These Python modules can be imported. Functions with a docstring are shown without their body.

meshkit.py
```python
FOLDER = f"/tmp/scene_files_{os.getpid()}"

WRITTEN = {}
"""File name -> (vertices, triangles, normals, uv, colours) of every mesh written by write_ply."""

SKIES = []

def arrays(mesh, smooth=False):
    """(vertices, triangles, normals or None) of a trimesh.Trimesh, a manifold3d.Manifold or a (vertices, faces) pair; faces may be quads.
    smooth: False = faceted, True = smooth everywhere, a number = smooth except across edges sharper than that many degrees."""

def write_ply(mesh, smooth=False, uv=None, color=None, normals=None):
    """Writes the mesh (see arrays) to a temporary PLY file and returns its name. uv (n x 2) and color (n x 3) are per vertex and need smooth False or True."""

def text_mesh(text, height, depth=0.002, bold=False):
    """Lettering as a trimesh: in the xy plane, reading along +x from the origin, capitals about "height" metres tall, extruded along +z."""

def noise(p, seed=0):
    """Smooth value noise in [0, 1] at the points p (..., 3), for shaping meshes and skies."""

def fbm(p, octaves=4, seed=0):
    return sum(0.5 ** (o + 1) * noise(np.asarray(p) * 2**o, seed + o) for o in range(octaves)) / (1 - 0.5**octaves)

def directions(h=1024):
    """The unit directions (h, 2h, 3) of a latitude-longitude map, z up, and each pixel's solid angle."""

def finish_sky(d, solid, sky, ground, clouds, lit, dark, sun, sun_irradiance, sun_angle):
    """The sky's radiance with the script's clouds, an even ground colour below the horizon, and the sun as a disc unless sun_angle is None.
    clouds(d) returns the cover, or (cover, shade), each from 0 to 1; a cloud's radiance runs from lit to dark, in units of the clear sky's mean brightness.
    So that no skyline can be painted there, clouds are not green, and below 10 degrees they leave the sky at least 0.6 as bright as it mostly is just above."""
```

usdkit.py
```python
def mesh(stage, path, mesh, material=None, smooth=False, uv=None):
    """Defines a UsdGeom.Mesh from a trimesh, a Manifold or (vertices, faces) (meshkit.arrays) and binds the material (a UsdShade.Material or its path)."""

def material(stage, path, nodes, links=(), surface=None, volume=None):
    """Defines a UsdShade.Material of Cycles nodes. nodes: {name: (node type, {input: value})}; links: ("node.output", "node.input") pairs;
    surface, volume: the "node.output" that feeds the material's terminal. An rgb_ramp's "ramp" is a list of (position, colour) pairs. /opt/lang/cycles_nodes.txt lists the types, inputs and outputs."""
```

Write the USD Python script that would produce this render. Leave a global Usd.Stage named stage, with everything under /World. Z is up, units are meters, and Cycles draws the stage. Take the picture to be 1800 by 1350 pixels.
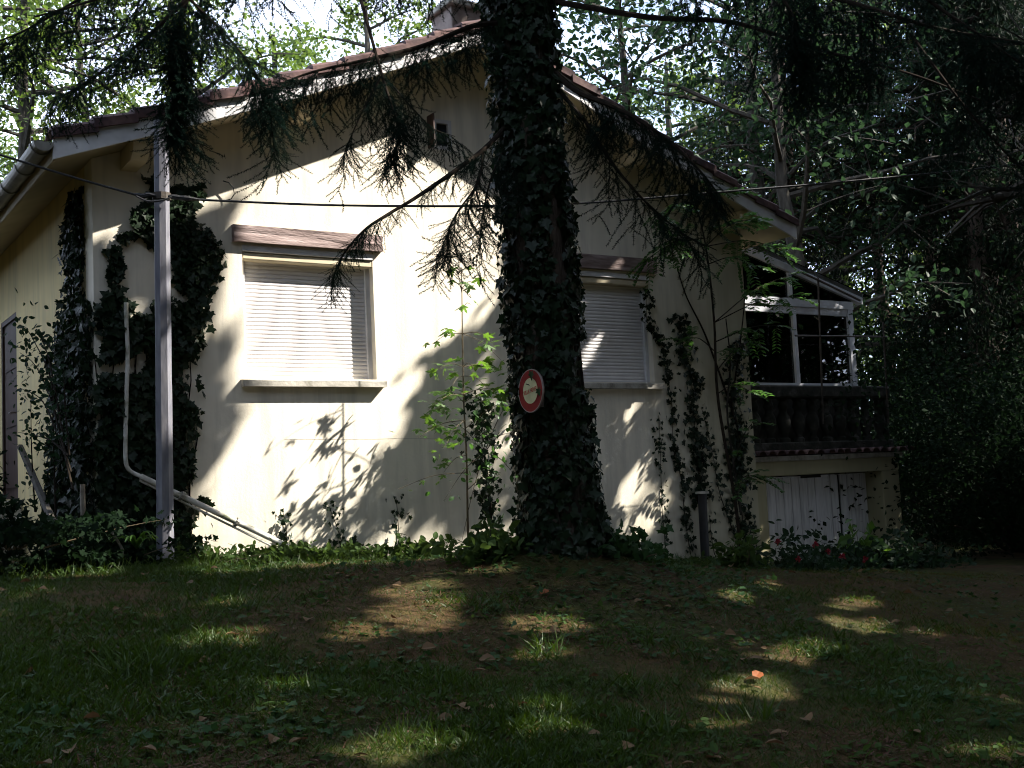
import math, numpy as np, trimesh, usdkit, meshkit
from pxr import Usd, UsdGeom, UsdLux, UsdShade, Gf, Sdf, Vt
from shapely.geometry import Polygon, box as sbox
from PIL import Image, ImageDraw

stage = Usd.Stage.CreateInMemory()
UsdGeom.SetStageUpAxis(stage, "Z")
UsdGeom.Xform.Define(stage, "/World")
UsdGeom.Scope.Define(stage, "/World/Looks")
rng = np.random.default_rng(7)

# ------------------------------------------------------------------ camera, sky, sun, exposure
FPX, YAW, PITCH, ROLL = 2038.19, 0.581892, 0.086474, -0.048308
CAM = np.array([-2.6402, -11.0, 0.0])
EXPOSURE = 2.1
SUN = np.array([0.963, -0.53, 1.006]); SUN /= np.linalg.norm(SUN)
SUN_I, SKY_S = 1.25, 0.068


def cam_axes():
    cy, sy, cp, sp = math.cos(YAW), math.sin(YAW), math.cos(PITCH), math.sin(PITCH)
    f = np.array([sy * cp, cy * cp, sp]); r = np.array([cy, -sy, 0.0]); u = np.cross(r, f)
    c, s = math.cos(ROLL), math.sin(ROLL)
    return c * r + s * u, -s * r + c * u, f


AX = cam_axes()
cam = UsdGeom.Camera.Define(stage, "/World/camera")
M4 = Gf.Matrix4d(*[float(v) for row in ((*AX[0], 0), (*AX[1], 0), (*(-AX[2]), 0), (*CAM, 1)) for v in row])
cam.AddTransformOp().Set(M4)
cam.CreateHorizontalApertureAttr(36.0); cam.CreateVerticalApertureAttr(27.0)
cam.CreateFocalLengthAttr(36.0 * FPX / 1800)
cam.CreateClippingRangeAttr(Gf.Vec2f(0.05, 2000))
cam.CreateExposureAttr(EXPOSURE)

ELEV, AZ = math.asin(SUN[2]), math.atan2(SUN[0], SUN[1])
sky_mat = usdkit.material(stage, "/World/Looks/sky_look", {
    "sky": ("sky_texture", {"sky_type": "single_scattering", "sun_disc": False, "sun_elevation": ELEV, "sun_rotation": AZ, "altitude": 200.0, "air_density": 1.0, "aerosol_density": 1.2}),
    "tc": ("texture_coordinate", {}),
    "mp": ("mapping", {"scale": (1.0, 1.0, 2.2)}),
    "ns": ("noise_texture", {"scale": 2.6, "detail": 6.0, "roughness": 0.55}),
    "rp": ("rgb_ramp", {"ramp": [(0.0, (0, 0, 0)), (0.36, (.15, .15, .15)), (0.58, (1, 1, 1)), (1.0, (1, 1, 1))]}),
    "mx": ("mix_color", {"blend_type": "mix", "b": (9.0, 10.4, 13.2), "use_clamp": False}),
    "bg": ("background_shader", {"strength": SKY_S}),
}, [("tc.generated", "mp.vector"), ("mp.vector", "ns.vector"), ("ns.fac", "rp.fac"), ("rp.color", "mx.fac"), ("sky.color", "mx.a"), ("mx.result", "bg.color")], surface="bg.background")
dome = UsdLux.DomeLight.Define(stage, "/World/sky")
UsdShade.MaterialBindingAPI.Apply(dome.GetPrim()).Bind(sky_mat)
dome.GetPrim().SetCustomDataByKey("kind", "structure")
sun = UsdLux.DistantLight.Define(stage, "/World/sun")
sun.CreateIntensityAttr(SUN_I); sun.CreateAngleAttr(0.53); sun.CreateNormalizeAttr(True)
sun.CreateColorAttr(Gf.Vec3f(1.0, 0.94, 0.84))
zz = SUN; xx = np.cross([0, 0, 1.0], zz); xx /= np.linalg.norm(xx); yy = np.cross(zz, xx)
sun.AddTransformOp().Set(Gf.Matrix4d(*[float(v) for row in ((*xx, 0), (*yy, 0), (*zz, 0), (0, 0, 30, 1)) for v in row]))


# ------------------------------------------------------------------ photograph pixel <-> place
def ray(px):
    return AX[2] + (px[0] - 900) / FPX * AX[0] - (px[1] - 675) / FPX * AX[1]


def onY(px, Y):
    v = ray(px); return CAM + (Y - CAM[1]) / v[1] * v


def onX(px, X):
    v = ray(px); return CAM + (X - CAM[0]) / v[0] * v


def atD(px, D):
    return CAM + D * ray(px)


def project(P):
    d = np.asarray(P) - CAM; z = d @ AX[2]
    zs = np.where(np.abs(z) < 1e-6, 1e-6, z)
    return 900 + FPX * (d @ AX[0]) / zs, 675 - FPX * (d @ AX[1]) / zs, z


TRUNK_BASE = atD((990, 945), 9.0)


def ground(x, y, rough=True):
    x = np.asarray(x, float); y = np.asarray(y, float)
    H = np.interp(x, [-40, -5, 0, 2, 4, 6, 8.4, 12, 20, 60], [-.45, -.5, -.57, -.63, -.79, -.97, -1.22, -1.38, -1.5, -1.8])
    t = -(y + 3.0)
    ramp = .135 * np.where(t < -.8, 0, np.where(t < .8, (t + .8) ** 2 / 3.2, t))
    ramp = np.where(t > 14, .135 * 14 + .03 * (t - 14), ramp)
    d2 = (x - TRUNK_BASE[0]) ** 2 + (y - TRUNK_BASE[1]) ** 2
    mound = .19 * np.exp(-d2 / (2 * .85 ** 2)) + .11 * np.exp(-d2 / (2 * .4 ** 2))
    if not rough: return H - ramp + mound
    p = np.stack([x * .9, y * .9, np.zeros_like(x)], -1)
    bumps = .07 * (meshkit.fbm(p, 3, 5) - .5) + .03 * (meshkit.noise(p * 4.1, 9) - .5)
    return H - ramp + mound + bumps


def onG(px):
    v = ray(px); ds = np.linspace(2.5, 40, 1500); P = CAM + ds[:, None] * v
    below = P[:, 2] < ground(P[:, 0], P[:, 1])
    k = int(np.argmax(below)) if below.any() else len(ds) - 1
    return P[k]


# ------------------------------------------------------------------ writing the stage
COUNT = {}


def path_for(name, parent="/World"):
    key = (str(parent), name); n = COUNT.get(key, 0); COUNT[key] = n + 1
    return f"{parent}/{name}" + (f"_{n:03d}" if n else "")


def put(prim, label=None, cat=None, group=None, kind=None):
    for k, v in (("label", label), ("category", cat), ("group", group), ("kind", kind)):
        if v: prim.SetCustomDataByKey(k, v)
    return prim


def thing(name, label, cat, group=None, loc=(0, 0, 0), rotz=0.0, scale=1.0):
    p = path_for(name); x = UsdGeom.Xform.Define(stage, p)
    x.AddTranslateOp().Set(Gf.Vec3d(*map(float, loc)))
    if rotz: x.AddRotateZOp().Set(math.degrees(rotz))
    if scale != 1.0: x.AddScaleOp().Set(Gf.Vec3f(scale, scale, scale))
    put(x.GetPrim(), label, cat, group)
    return p


def part(name, mesh, mat, parent, label=None, smooth=False, kind=None):
    if isinstance(mesh, list): mesh = join(mesh)
    p = path_for(name, parent); m = usdkit.mesh(stage, p, mesh, mat, smooth=smooth)
    put(m.GetPrim(), label, None, None, kind)
    return p


def solo(name, mesh, mat, label=None, cat=None, group=None, kind=None, smooth=False):
    if isinstance(mesh, list): mesh = join(mesh)
    p = path_for(name); m = usdkit.mesh(stage, p, mesh, mat, smooth=smooth)
    put(m.GetPrim(), label, cat, group, kind)
    return p


def copy_of(src, name, label, cat, group, loc, rotz=0.0, scale=1.0):
    p = path_for(name); x = UsdGeom.Xform.Define(stage, p); pr = x.GetPrim()
    pr.GetReferences().AddInternalReference(src)
    x.ClearXformOpOrder()
    for n in ("xformOp:translate", "xformOp:rotateZ", "xformOp:scale"):
        pass
    x.AddTranslateOp().Set(Gf.Vec3d(*map(float, loc)))
    ops = [x.GetOrderedXformOps()[0]]
    r = UsdGeom.Xformable(pr).AddRotateZOp(opSuffix="turn"); r.Set(math.degrees(rotz)); ops.append(r)
    s = UsdGeom.Xformable(pr).AddScaleOp(opSuffix="size"); s.Set(Gf.Vec3f(scale, scale, scale)); ops.append(s)
    x.SetXformOpOrder(ops)
    pr.SetInstanceable(True)
    put(pr, label, cat, group)
    return p


# ------------------------------------------------------------------ mesh helpers: (vertices, triangles)
def vf(m):
    if hasattr(m, "vertices"): return np.asarray(m.vertices, float), np.asarray(m.faces, int)
    v, f = m; f = np.asarray(f, int)
    if f.ndim == 2 and f.shape[1] == 4: f = np.vstack([f[:, [0, 1, 2]], f[:, [0, 2, 3]]])
    return np.asarray(v, float), f


def join(ms):
    V, F, n = [], [], 0
    for m in ms:
        v, f = vf(m); V.append(v); F.append(f + n); n += len(v)
    return np.vstack(V), np.vstack(F)


def bx(x0, x1, y0, y1, z0, z1, bev=0.0):
    if bev <= 0:
        m = trimesh.creation.box((x1 - x0, y1 - y0, z1 - z0)); m.apply_translation(((x0 + x1) / 2, (y0 + y1) / 2, (z0 + z1) / 2)); return vf(m)
    pts = []
    for sx in (0, 1):
        for sy in (0, 1):
            for sz in (0, 1):
                c = np.array([(x0, x1)[sx], (y0, y1)[sy], (z0, z1)[sz]]); d = np.array([1 - 2 * sx, 1 - 2 * sy, 1 - 2 * sz]) * bev
                for k in range(3):
                    e = d.copy(); e[k] = 0; pts.append(c + e)
    h = trimesh.convex.convex_hull(np.array(pts)); return vf(h)


def extr(poly, y0, y1):
    """A polygon in (x, z), extruded from y0 to y1."""
    m = trimesh.creation.extrude_polygon(poly, y1 - y0, engine="earcut"); v = np.array(m.vertices)
    out = np.stack([v[:, 0], y1 - v[:, 2], v[:, 1]], 1)
    return out, np.array(m.faces)


def xpr(poly, x0, x1):
    """A polygon in (y, z), extruded from x0 to x1."""
    m = trimesh.creation.extrude_polygon(poly, x1 - x0, engine="earcut"); v = np.array(m.vertices)
    return np.stack([x0 + v[:, 2], v[:, 0], v[:, 1]], 1), np.array(m.faces)


def tube(pts, rad, sides=6, cap=True):
    p = np.asarray(pts, float); n = len(p); rad = np.broadcast_to(np.asarray(rad, float), (n,))
    t = np.gradient(p, axis=0); t /= np.linalg.norm(t, axis=1, keepdims=True) + 1e-12
    ref = np.array([0.31, 0.53, 0.79]) if abs(t[:, 2]).mean() > .6 else np.array([0.05, 0.1, 1.0])
    if abs(t[:, 2]).mean() > .6: ref = np.array([1.0, 0.2, 0.0])
    a = np.cross(t, ref); a /= np.linalg.norm(a, axis=1, keepdims=True) + 1e-12
    b = np.cross(t, a); ang = np.arange(sides) * 2 * np.pi / sides
    v = p[:, None] + rad[:, None, None] * (np.cos(ang)[None, :, None] * a[:, None] + np.sin(ang)[None, :, None] * b[:, None])
    i, j = np.meshgrid(np.arange(n - 1), np.arange(sides), indexing="ij")
    q = np.stack([i * sides + j, i * sides + (j + 1) % sides, (i + 1) * sides + (j + 1) % sides, (i + 1) * sides + j], -1).reshape(-1, 4)
    V = v.reshape(-1, 3); F = np.vstack([q[:, [0, 1, 2]], q[:, [0, 2, 3]]])
    if cap:
        V = np.vstack([V, p[0], p[-1]]); k = n * sides; r = np.arange(sides)
        F = np.vstack([F, np.stack([np.full(sides, k), (r + 1) % sides, r], 1), np.stack([np.full(sides, k + 1), (n - 1) * sides + r, (n - 1) * sides + (r + 1) % sides], 1)])
    return V, F


def smooth_line(pts, n=24):
    """A Catmull-Rom curve through the points."""
    p = np.asarray(pts, float); p = np.vstack([2 * p[0] - p[1], p, 2 * p[-1] - p[-2]]); m = len(p) - 3
    out = []
    for s in np.linspace(0, m - 1e-6, n):
        i = int(s); t = s - i; a, b, c, d = p[i:i + 4]
        out.append(.5 * (2 * b + (c - a) * t + (2 * a - 5 * b + 4 * c - d) * t * t + (3 * b - a - 3 * c + d) * t ** 3))
    return np.array(out)


def frames(tip, normal):
    """Rotations whose columns are x, y (towards the leaf's tip) and z (the leaf's normal)."""
    y = tip / (np.linalg.norm(tip, axis=1, keepdims=True) + 1e-9)
    x = np.cross(y, normal); x /= np.linalg.norm(x, axis=1, keepdims=True) + 1e-9
    z = np.cross(x, y)
    return np.stack([x, y, z], 2)


def scatter(temp, pos, rot, size):
    V, F = temp; V = np.asarray(V, float); F = np.asarray(F, int); N = len(pos)
    size = np.broadcast_to(np.asarray(size, float), (N,))
    out = np.einsum("nij,vj->nvi", rot, V) * size[:, None, None] + pos[:, None]
    return out.reshape(-1, 3), (F[None] + (np.arange(N) * len(V))[:, None, None]).reshape(-1, 3)


def unit(v):
    return v / (np.linalg.norm(v, axis=-1, keepdims=True) + 1e-9)


def randdir(n, r=None):
    return unit((r or rng).normal(size=(n, 3)))


def fan(outline, centre):
    o = [tuple(p) if len(p) == 3 else (p[0], p[1], 0) for p in outline]; V = [centre] + o; n = len(o)
    return np.array(V, float), np.array([(0, 1 + i, 1 + (i + 1) % n) for i in range(n)])


DIAMOND = (np.array([(0, 0, 0), (.33, .45, .07), (0, 1, -.06), (-.33, .45, .07)]), np.array([(0, 1, 2), (0, 2, 3)]))
OVAL = (np.array([(0, 0, 0), (.2, .2, .04), (.3, .5, .06), (.17, .82, .02), (0, 1, -.08), (-.17, .82, .02), (-.3, .5, .06), (-.2, .2, .04), (0, .5, 0)]),
        np.array([(8, i, (i + 1) % 8) for i in range(8)]))
_iv = [(0, 0), (.16, -.14), (.42, -.16), (.36, .1), (.62, .3), (.3, .45), (.22, .62), (0, 1.0), (-.22, .62), (-.3, .45), (-.62, .3), (-.36, .1), (-.42, -.16), (-.16, -.14)]
IVY = fan([(x, y, .10 * abs(x) - .10 * max(0, y - .5)) for x, y in _iv], (0, .3, .0))
_mp = []
for k, (a, l) in enumerate([(-125, .5), (-62, .85), (0, 1.0), (62, .85), (125, .5)]):
    a = math.radians(a)
    for da, m in ((-20, .62), (0, 1), (20, .62)):
        b = a + math.radians(da); _mp.append((math.sin(b) * l * m, .3 + .7 * math.cos(b) * l * m, -.14 * l * m))
    if k < 4:
        b = math.radians([-94, -31, 31, 94][k]); _mp.append((math.sin(b) * .28, .3 + .24 * math.cos(b), -.02))
MAPLE = fan(_mp + [(0, .12, 0)], (0, .3, .0))
BLADE = (np.array([(-.5, 0, 0), (.5, 0, 0), (-.36, .55, .10), (.36, .55, .10), (0, 1, .34)]), np.array([(0, 1, 3), (0, 3, 2), (2, 3, 4)]))

# ------------------------------------------------------------------ materials
def mat(name, nodes, links, surface):
    return usdkit.material(stage, "/World/Looks/" + name, nodes, links, surface=surface)


def leaf_mat(name, cols, trans=.3, rough=.45, spec=.35, tcol=None):
    stops = [(i / max(1, len(cols) - 1), c) for i, c in enumerate(cols)]
    m = np.mean(cols, 0); tcol = tcol or (m[0] * 2.6, m[1] * 2.6, m[2] * 1.2)
    return mat(name, {
        "g": ("geometry", {}), "r": ("rgb_ramp", {"ramp": stops}),
        "p": ("principled_bsdf", {"roughness": rough, "specular_ior_level": spec}),
        "hs": ("hsv", {"hue": 0.48, "saturation": 1.1, "value": 1.9}),
        "t": ("translucent_bsdf", {}), "x": ("mix_closure", {"fac": trans})},
        [("g.random_per_island", "r.fac"), ("r.color", "p.base_color"), ("r.color", "hs.color"), ("hs.color", "t.color"), ("p.BSDF", "x.closure1"), ("t.BSDF", "x.closure2")], "x.closure")


def noise_mat(name, cols, scale, rough=.8, bump=.3, bscale=None, detail=5, spec=.25, coord="geometry", metallic=0.0, stretch=(1, 1, 1), bdist=.01, lo=.3, hi=.7):
    stops = [(lo + (hi - lo) * i / max(1, len(cols) - 1), c) for i, c in enumerate(cols)]
    return mat(name, {
        "g": ("geometry", {}), "mp": ("mapping", {"scale": stretch}), "n": ("noise_texture", {"scale": scale, "detail": detail, "roughness": .6}),
        "r": ("rgb_ramp", {"ramp": stops}), "n2": ("noise_texture", {"scale": bscale or scale * 4, "detail": 4}),
        "b": ("bump", {"strength": bump, "distance": bdist}), "p": ("principled_bsdf", {"roughness": rough, "specular_ior_level": spec, "metallic": metallic})},
        [("g.position", "mp.vector"), ("mp.vector", "n.vector"), ("mp.vector", "n2.vector"), ("n.fac", "r.fac"), ("r.color", "p.base_color"), ("n2.fac", "b.height"), ("b.normal", "p.normal")], "p.BSDF")


def stucco(name, clean, dirty, streak):
    """Painted render: fine grain, grey rain streaks, dirt that gathers in patches, shade painted in towards the right corner."""
    return mat(name, {
        "g": ("geometry", {}), "m1": ("mapping", {"scale": (3.2, 3.2, .35)}), "n1": ("noise_texture", {"scale": 1.6, "detail": 6.0, "roughness": .62}),
        "r1": ("rgb_ramp", {"ramp": [(0.0, (0, 0, 0)), (.45, (0, 0, 0)), (.68, (.7, .7, .7)), (1, (.85, .85, .85))]}),
        "n2": ("noise_texture", {"scale": 1.1, "detail": 7.0, "roughness": .68}),
        "r2": ("rgb_ramp", {"ramp": [(0.0, (0, 0, 0)), (.45, (0, 0, 0)), (.7, (.6, .6, .6)), (1, (.8, .8, .8))]}),
        "a": ("mix_color", {"blend_type": "mix", "a": clean, "b": dirty}), "c": ("mix_color", {"blend_type": "mix", "b": streak}),
        "sx": ("separate_xyz", {}), "corner_shade": ("map_range", {"from_min": 6.4, "from_max": 8.3, "to_min": 0.0, "to_max": 0.7, "clamp": True}), "e": ("mix_color", {"blend_type": "mix", "b": (.24, .22, .13)}), "mr": ("map_range", {"from_min": -1.3, "from_max": .5, "to_min": 1.0, "to_max": 0.0, "clamp": True}),  # the x ramp paints the right corner's deep shade into the colour
        "mm": ("math", {"math_type": "multiply"}), "d": ("mix_color", {"blend_type": "mix", "b": (.20, .19, .12)}),
        "n3": ("noise_texture", {"scale": 220.0, "detail": 2.0}), "n4": ("noise_texture", {"scale": 35.0, "detail": 3.0}), "ad": ("math", {"math_type": "add"}),
        "b": ("bump", {"strength": .45, "distance": .004}), "p": ("principled_bsdf", {"roughness": .9, "specular_ior_level": .15})},
        [("g.position", "m1.vector"), ("m1.vector", "n1.vector"), ("g.position", "n2.vector"), ("n1.fac", "r1.fac"), ("n2.fac", "r2.fac"),
         ("r2.color", "a.fac"), ("a.result", "c.a"), ("r1.color", "c.fac"), ("g.position", "sx.vector"), ("sx.z", "mr.value"), ("mr.result", "mm.value1"), ("n2.fac", "mm.value2"),
         ("mm.value", "d.fac"), ("c.result", "d.a"), ("sx.x", "corner_shade.value"), ("corner_shade.result", "e.fac"), ("d.result", "e.a"), ("e.result", "p.base_color"),
         ("g.position", "n3.vector"), ("g.position", "n4.vector"), ("n3.fac", "ad.value1"), ("n4.fac", "ad.value2"), ("ad.value", "b.height"), ("b.normal", "p.normal")], "p.BSDF")


M = {}
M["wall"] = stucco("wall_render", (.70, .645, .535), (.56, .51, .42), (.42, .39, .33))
M["side"] = stucco("side_render", (.66, .54, .28), (.56, .46, .25), (.42, .36, .22))
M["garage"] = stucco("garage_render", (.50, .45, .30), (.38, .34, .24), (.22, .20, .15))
M["soffit"] = noise_mat("soffit_paint", [(.42, .36, .25), (.52, .45, .32)], 3, rough=.8, bump=.2)
M["alu"] = noise_mat("grey_white_aluminium", [(.30, .31, .34), (.42, .43, .46)], 5, rough=.45, bump=.05, spec=.4)
M["white"] = noise_mat("white_paint", [(.46, .455, .47), (.62, .615, .62)], 5, rough=.4, bump=.1, spec=.4)
M["shutter"] = noise_mat("shutter_plastic", [(.56, .535, .535), (.66, .64, .64)], 4, rough=.45, bump=.05, spec=.4)
M["beam"] = noise_mat("old_beam_wood", [(.09, .06, .056), (.21, .155, .145), (.32, .255, .245)], 7, rough=.75, bump=.8, bscale=40, stretch=(.35, 2, 2.4), bdist=.008)
M["tile"] = noise_mat("red_roof_tile", [(.035, .024, .027), (.075, .042, .042), (.14, .085, .075)], 5, rough=.85, bump=.5)
M["bracket"] = noise_mat("cream_purlin", [(.50, .42, .28), (.62, .53, .37)], 6, rough=.8, bump=.3)
M["zinc"] = noise_mat("zinc_gutter", [(.16, .15, .13), (.27, .26, .23)], 6, rough=.5, bump=.2, metallic=.3)
M["galv"] = noise_mat("galvanised_pole", [(.12, .12, .15), (.19, .19, .22), (.27, .265, .285)], 4, rough=.42, bump=.2, metallic=.35, stretch=(3, 3, .6), spec=.5)
M["pipe"] = noise_mat("weathered_pipe", [(.10, .11, .06), (.34, .33, .27), (.5, .485, .44)], 5, rough=.6, bump=.3, lo=.3, hi=.5)
M["concrete"] = noise_mat("grey_concrete", [(.17, .16, .13), (.34, .32, .28), (.44, .42, .37)], 6, rough=.9, bump=.6)
M["baluster"] = noise_mat("dark_balustrade", [(.010, .011, .008), (.026, .026, .02), (.08, .075, .07)], 7, rough=.95, bump=.7, lo=.35, hi=.75)  # near-black mottled tone, paler in patches
M["plank"] = noise_mat("whitewashed_plank", [(.38, .37, .36), (.52, .505, .49), (.60, .585, .57)], 5, rough=.8, bump=.6, stretch=(6, 6, .5), bscale=40)
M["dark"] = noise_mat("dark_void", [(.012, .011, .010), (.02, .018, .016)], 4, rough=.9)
M["door"] = noise_mat("brown_door", [(.035, .02, .016), (.07, .04, .032)], 6, rough=.6, stretch=(5, 5, .5))
M["rod"] = noise_mat("rusty_steel", [(.03, .028, .026), (.06, .045, .035)], 12, rough=.6, metallic=.3)
M["cable"] = noise_mat("black_rubber", [(.012, .012, .013), (.02, .02, .02)], 20, rough=.5)
M["bark"] = noise_mat("conifer_bark", [(.022, .016, .012), (.055, .04, .03), (.10, .075, .058)], 9, rough=.95, bump=1.0, stretch=(2, 2, .5), bscale=30, bdist=.02)
M["bark_grey"] = noise_mat("grey_bark", [(.016, .014, .011), (.05, .044, .034)], 6, rough=.95, bump=1.0, stretch=(2, 2, .5))
M["twig"] = noise_mat("dark_twig", [(.010, .008, .006), (.026, .020, .015)], 15, rough=.95, spec=.05)
M["green_stem"] = noise_mat("young_stem", [(.05, .035, .02), (.09, .07, .035)], 15, rough=.7)
M["dead_wood"] = noise_mat("dead_wood", [(.10, .085, .065), (.20, .175, .14)], 14, rough=.9, bump=.6)
M["ivy"] = leaf_mat("ivy_leaf", [(.008, .018, .007), (.015, .034, .011), (.024, .050, .014), (.040, .062, .016)], .14, .45, .16)
M["ivy_lit"] = leaf_mat("ivy_leaf_pale", [(.018, .044, .014), (.032, .068, .02), (.05, .09, .024)], .25, .65, .1)
M["needle"] = leaf_mat("cedar_needle", [(.006, .015, .011), (.010, .024, .016), (.018, .034, .016)], .2, .75, .03)
M["maple"] = leaf_mat("maple_leaf", [(.05, .11, .02), (.09, .17, .025), (.14, .22, .03)], .45, .5, .3)
M["acacia"] = leaf_mat("pinnate_leaf", [(.03, .08, .02), (.06, .13, .03), (.09, .17, .04)], .4, .5, .3)
M["leaf_a"] = leaf_mat("broad_leaf_warm", [(.05, .085, .02), (.08, .13, .028), (.12, .17, .035), (.16, .19, .04)], .45, .5, .3)
M["leaf_b"] = leaf_mat("broad_leaf_deep", [(.012, .027, .012), (.021, .045, .015), (.038, .068, .018)], .3, .6, .12)
M["leaf_d"] = leaf_mat("shade_shrub_leaf", [(.005, .012, .005), (.011, .022, .008), (.022, .038, .011)], .25, .75, .04)
M["leaf_c"] = leaf_mat("conifer_foliage", [(.006, .012, .006), (.011, .022, .009), (.022, .038, .012)], .15, .7, .06)
M["weed"] = leaf_mat("weed_leaf", [(.03, .055, .015), (.055, .09, .022), (.09, .115, .03), (.12, .10, .035)], .35, .7, .06)
M["grass"] = leaf_mat("grass_blade", [(.020, .042, .005), (.040, .072, .008), (.072, .100, .012), (.12, .10, .022)], .3, .5, .25)
M["grass_moss"] = leaf_mat("dry_grass_blade", [(.05, .048, .007), (.075, .064, .010), (.10, .08, .02)], .25, .6, .2)
M["litter"] = leaf_mat("dead_leaf", [(.09, .055, .025), (.19, .13, .065), (.30, .23, .135), (.42, .35, .23)], .15, .7, .2)
M["orange_leaf"] = leaf_mat("orange_leaf", [(.17, .05, .012), (.22, .075, .018)], .2, .6, .2)
M["needles_brown"] = leaf_mat("fallen_needle", [(.06, .026, .014), (.10, .045, .025), (.16, .08, .045)], .05, .7, .2)
M["straw"] = leaf_mat("strap_leaf", [(.05, .11, .02), (.09, .16, .035)], .35, .5, .3)
M["petal"] = leaf_mat("red_petal", [(.16, .02, .018), (.26, .035, .03)], .3, .6, .2)
M["red"] = noise_mat("sign_red", [(.11, .003, .002), (.17, .006, .004)], 9, rough=.6, bump=.1, spec=.12)
M["cream"] = noise_mat("sign_cream", [(.30, .285, .14), (.42, .395, .21)], 14, rough=.5, bump=.1)
M["signtext"] = noise_mat("sign_lettering", [(.26, .03, .015), (.33, .05, .025)], 20, rough=.5)
M["steel"] = noise_mat("sign_steel", [(.16, .13, .12), (.24, .2, .18)], 20, rough=.4, metallic=.5)
M["blue"] = noise_mat("blue_plastic", [(.02, .07, .14), (.03, .10, .2)], 8, rough=.4)
M["glass"] = mat("window_glass", {"t": ("transparent_bsdf", {"color": (.86, .9, .88)}), "g": ("glossy_bsdf", {"color": (.9, .9, .9), "roughness": .015}), "f": ("fresnel", {"IOR": 1.9}), "x": ("mix_closure", {})},
                 [("f.fac", "x.fac"), ("t.BSDF", "x.closure1"), ("g.BSDF", "x.closure2")], "x.closure")
M["ground"] = mat("lawn_soil", {
    "g": ("geometry", {}), "n1": ("noise_texture", {"scale": .55, "detail": 5.0, "roughness": .6}), "n2": ("noise_texture", {"scale": 9.0, "detail": 6.0, "roughness": .7}), "n3": ("noise_texture", {"scale": 60.0, "detail": 4.0}),
    "r1": ("rgb_ramp", {"ramp": [(.3, (.045, .024, .012)), (.48, (.038, .027, .011)), (.6, (.026, .032, .008)), (.75, (.044, .042, .009))]}),
    "r2": ("rgb_ramp", {"ramp": [(.3, (.45, .45, .45)), (.7, (1.5, 1.4, 1.25))]}), "m": ("mix_color", {"blend_type": "multiply", "fac": 1.0, "use_clamp": False}),
    "b": ("bump", {"strength": .9, "distance": .02}), "p": ("principled_bsdf", {"roughness": .95, "specular_ior_level": .1})},
    [("g.position", "n1.vector"), ("g.position", "n2.vector"), ("g.position", "n3.vector"), ("n1.fac", "r1.fac"), ("n2.fac", "r2.fac"), ("r1.color", "m.a"), ("r2.color", "m.b"), ("m.result", "p.base_color"), ("n3.fac", "b.height"), ("b.normal", "p.normal")], "p.BSDF")

# ------------------------------------------------------------------ where the canopy lets the sun through: gaps, read off the light patches of the place
GAP = Image.new("L", (1800, 1350), 255)
_d = ImageDraw.Draw(GAP)


def gap(poly, keep):
    _d.polygon([tuple(p) for p in poly], fill=int(keep * 255))


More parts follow.
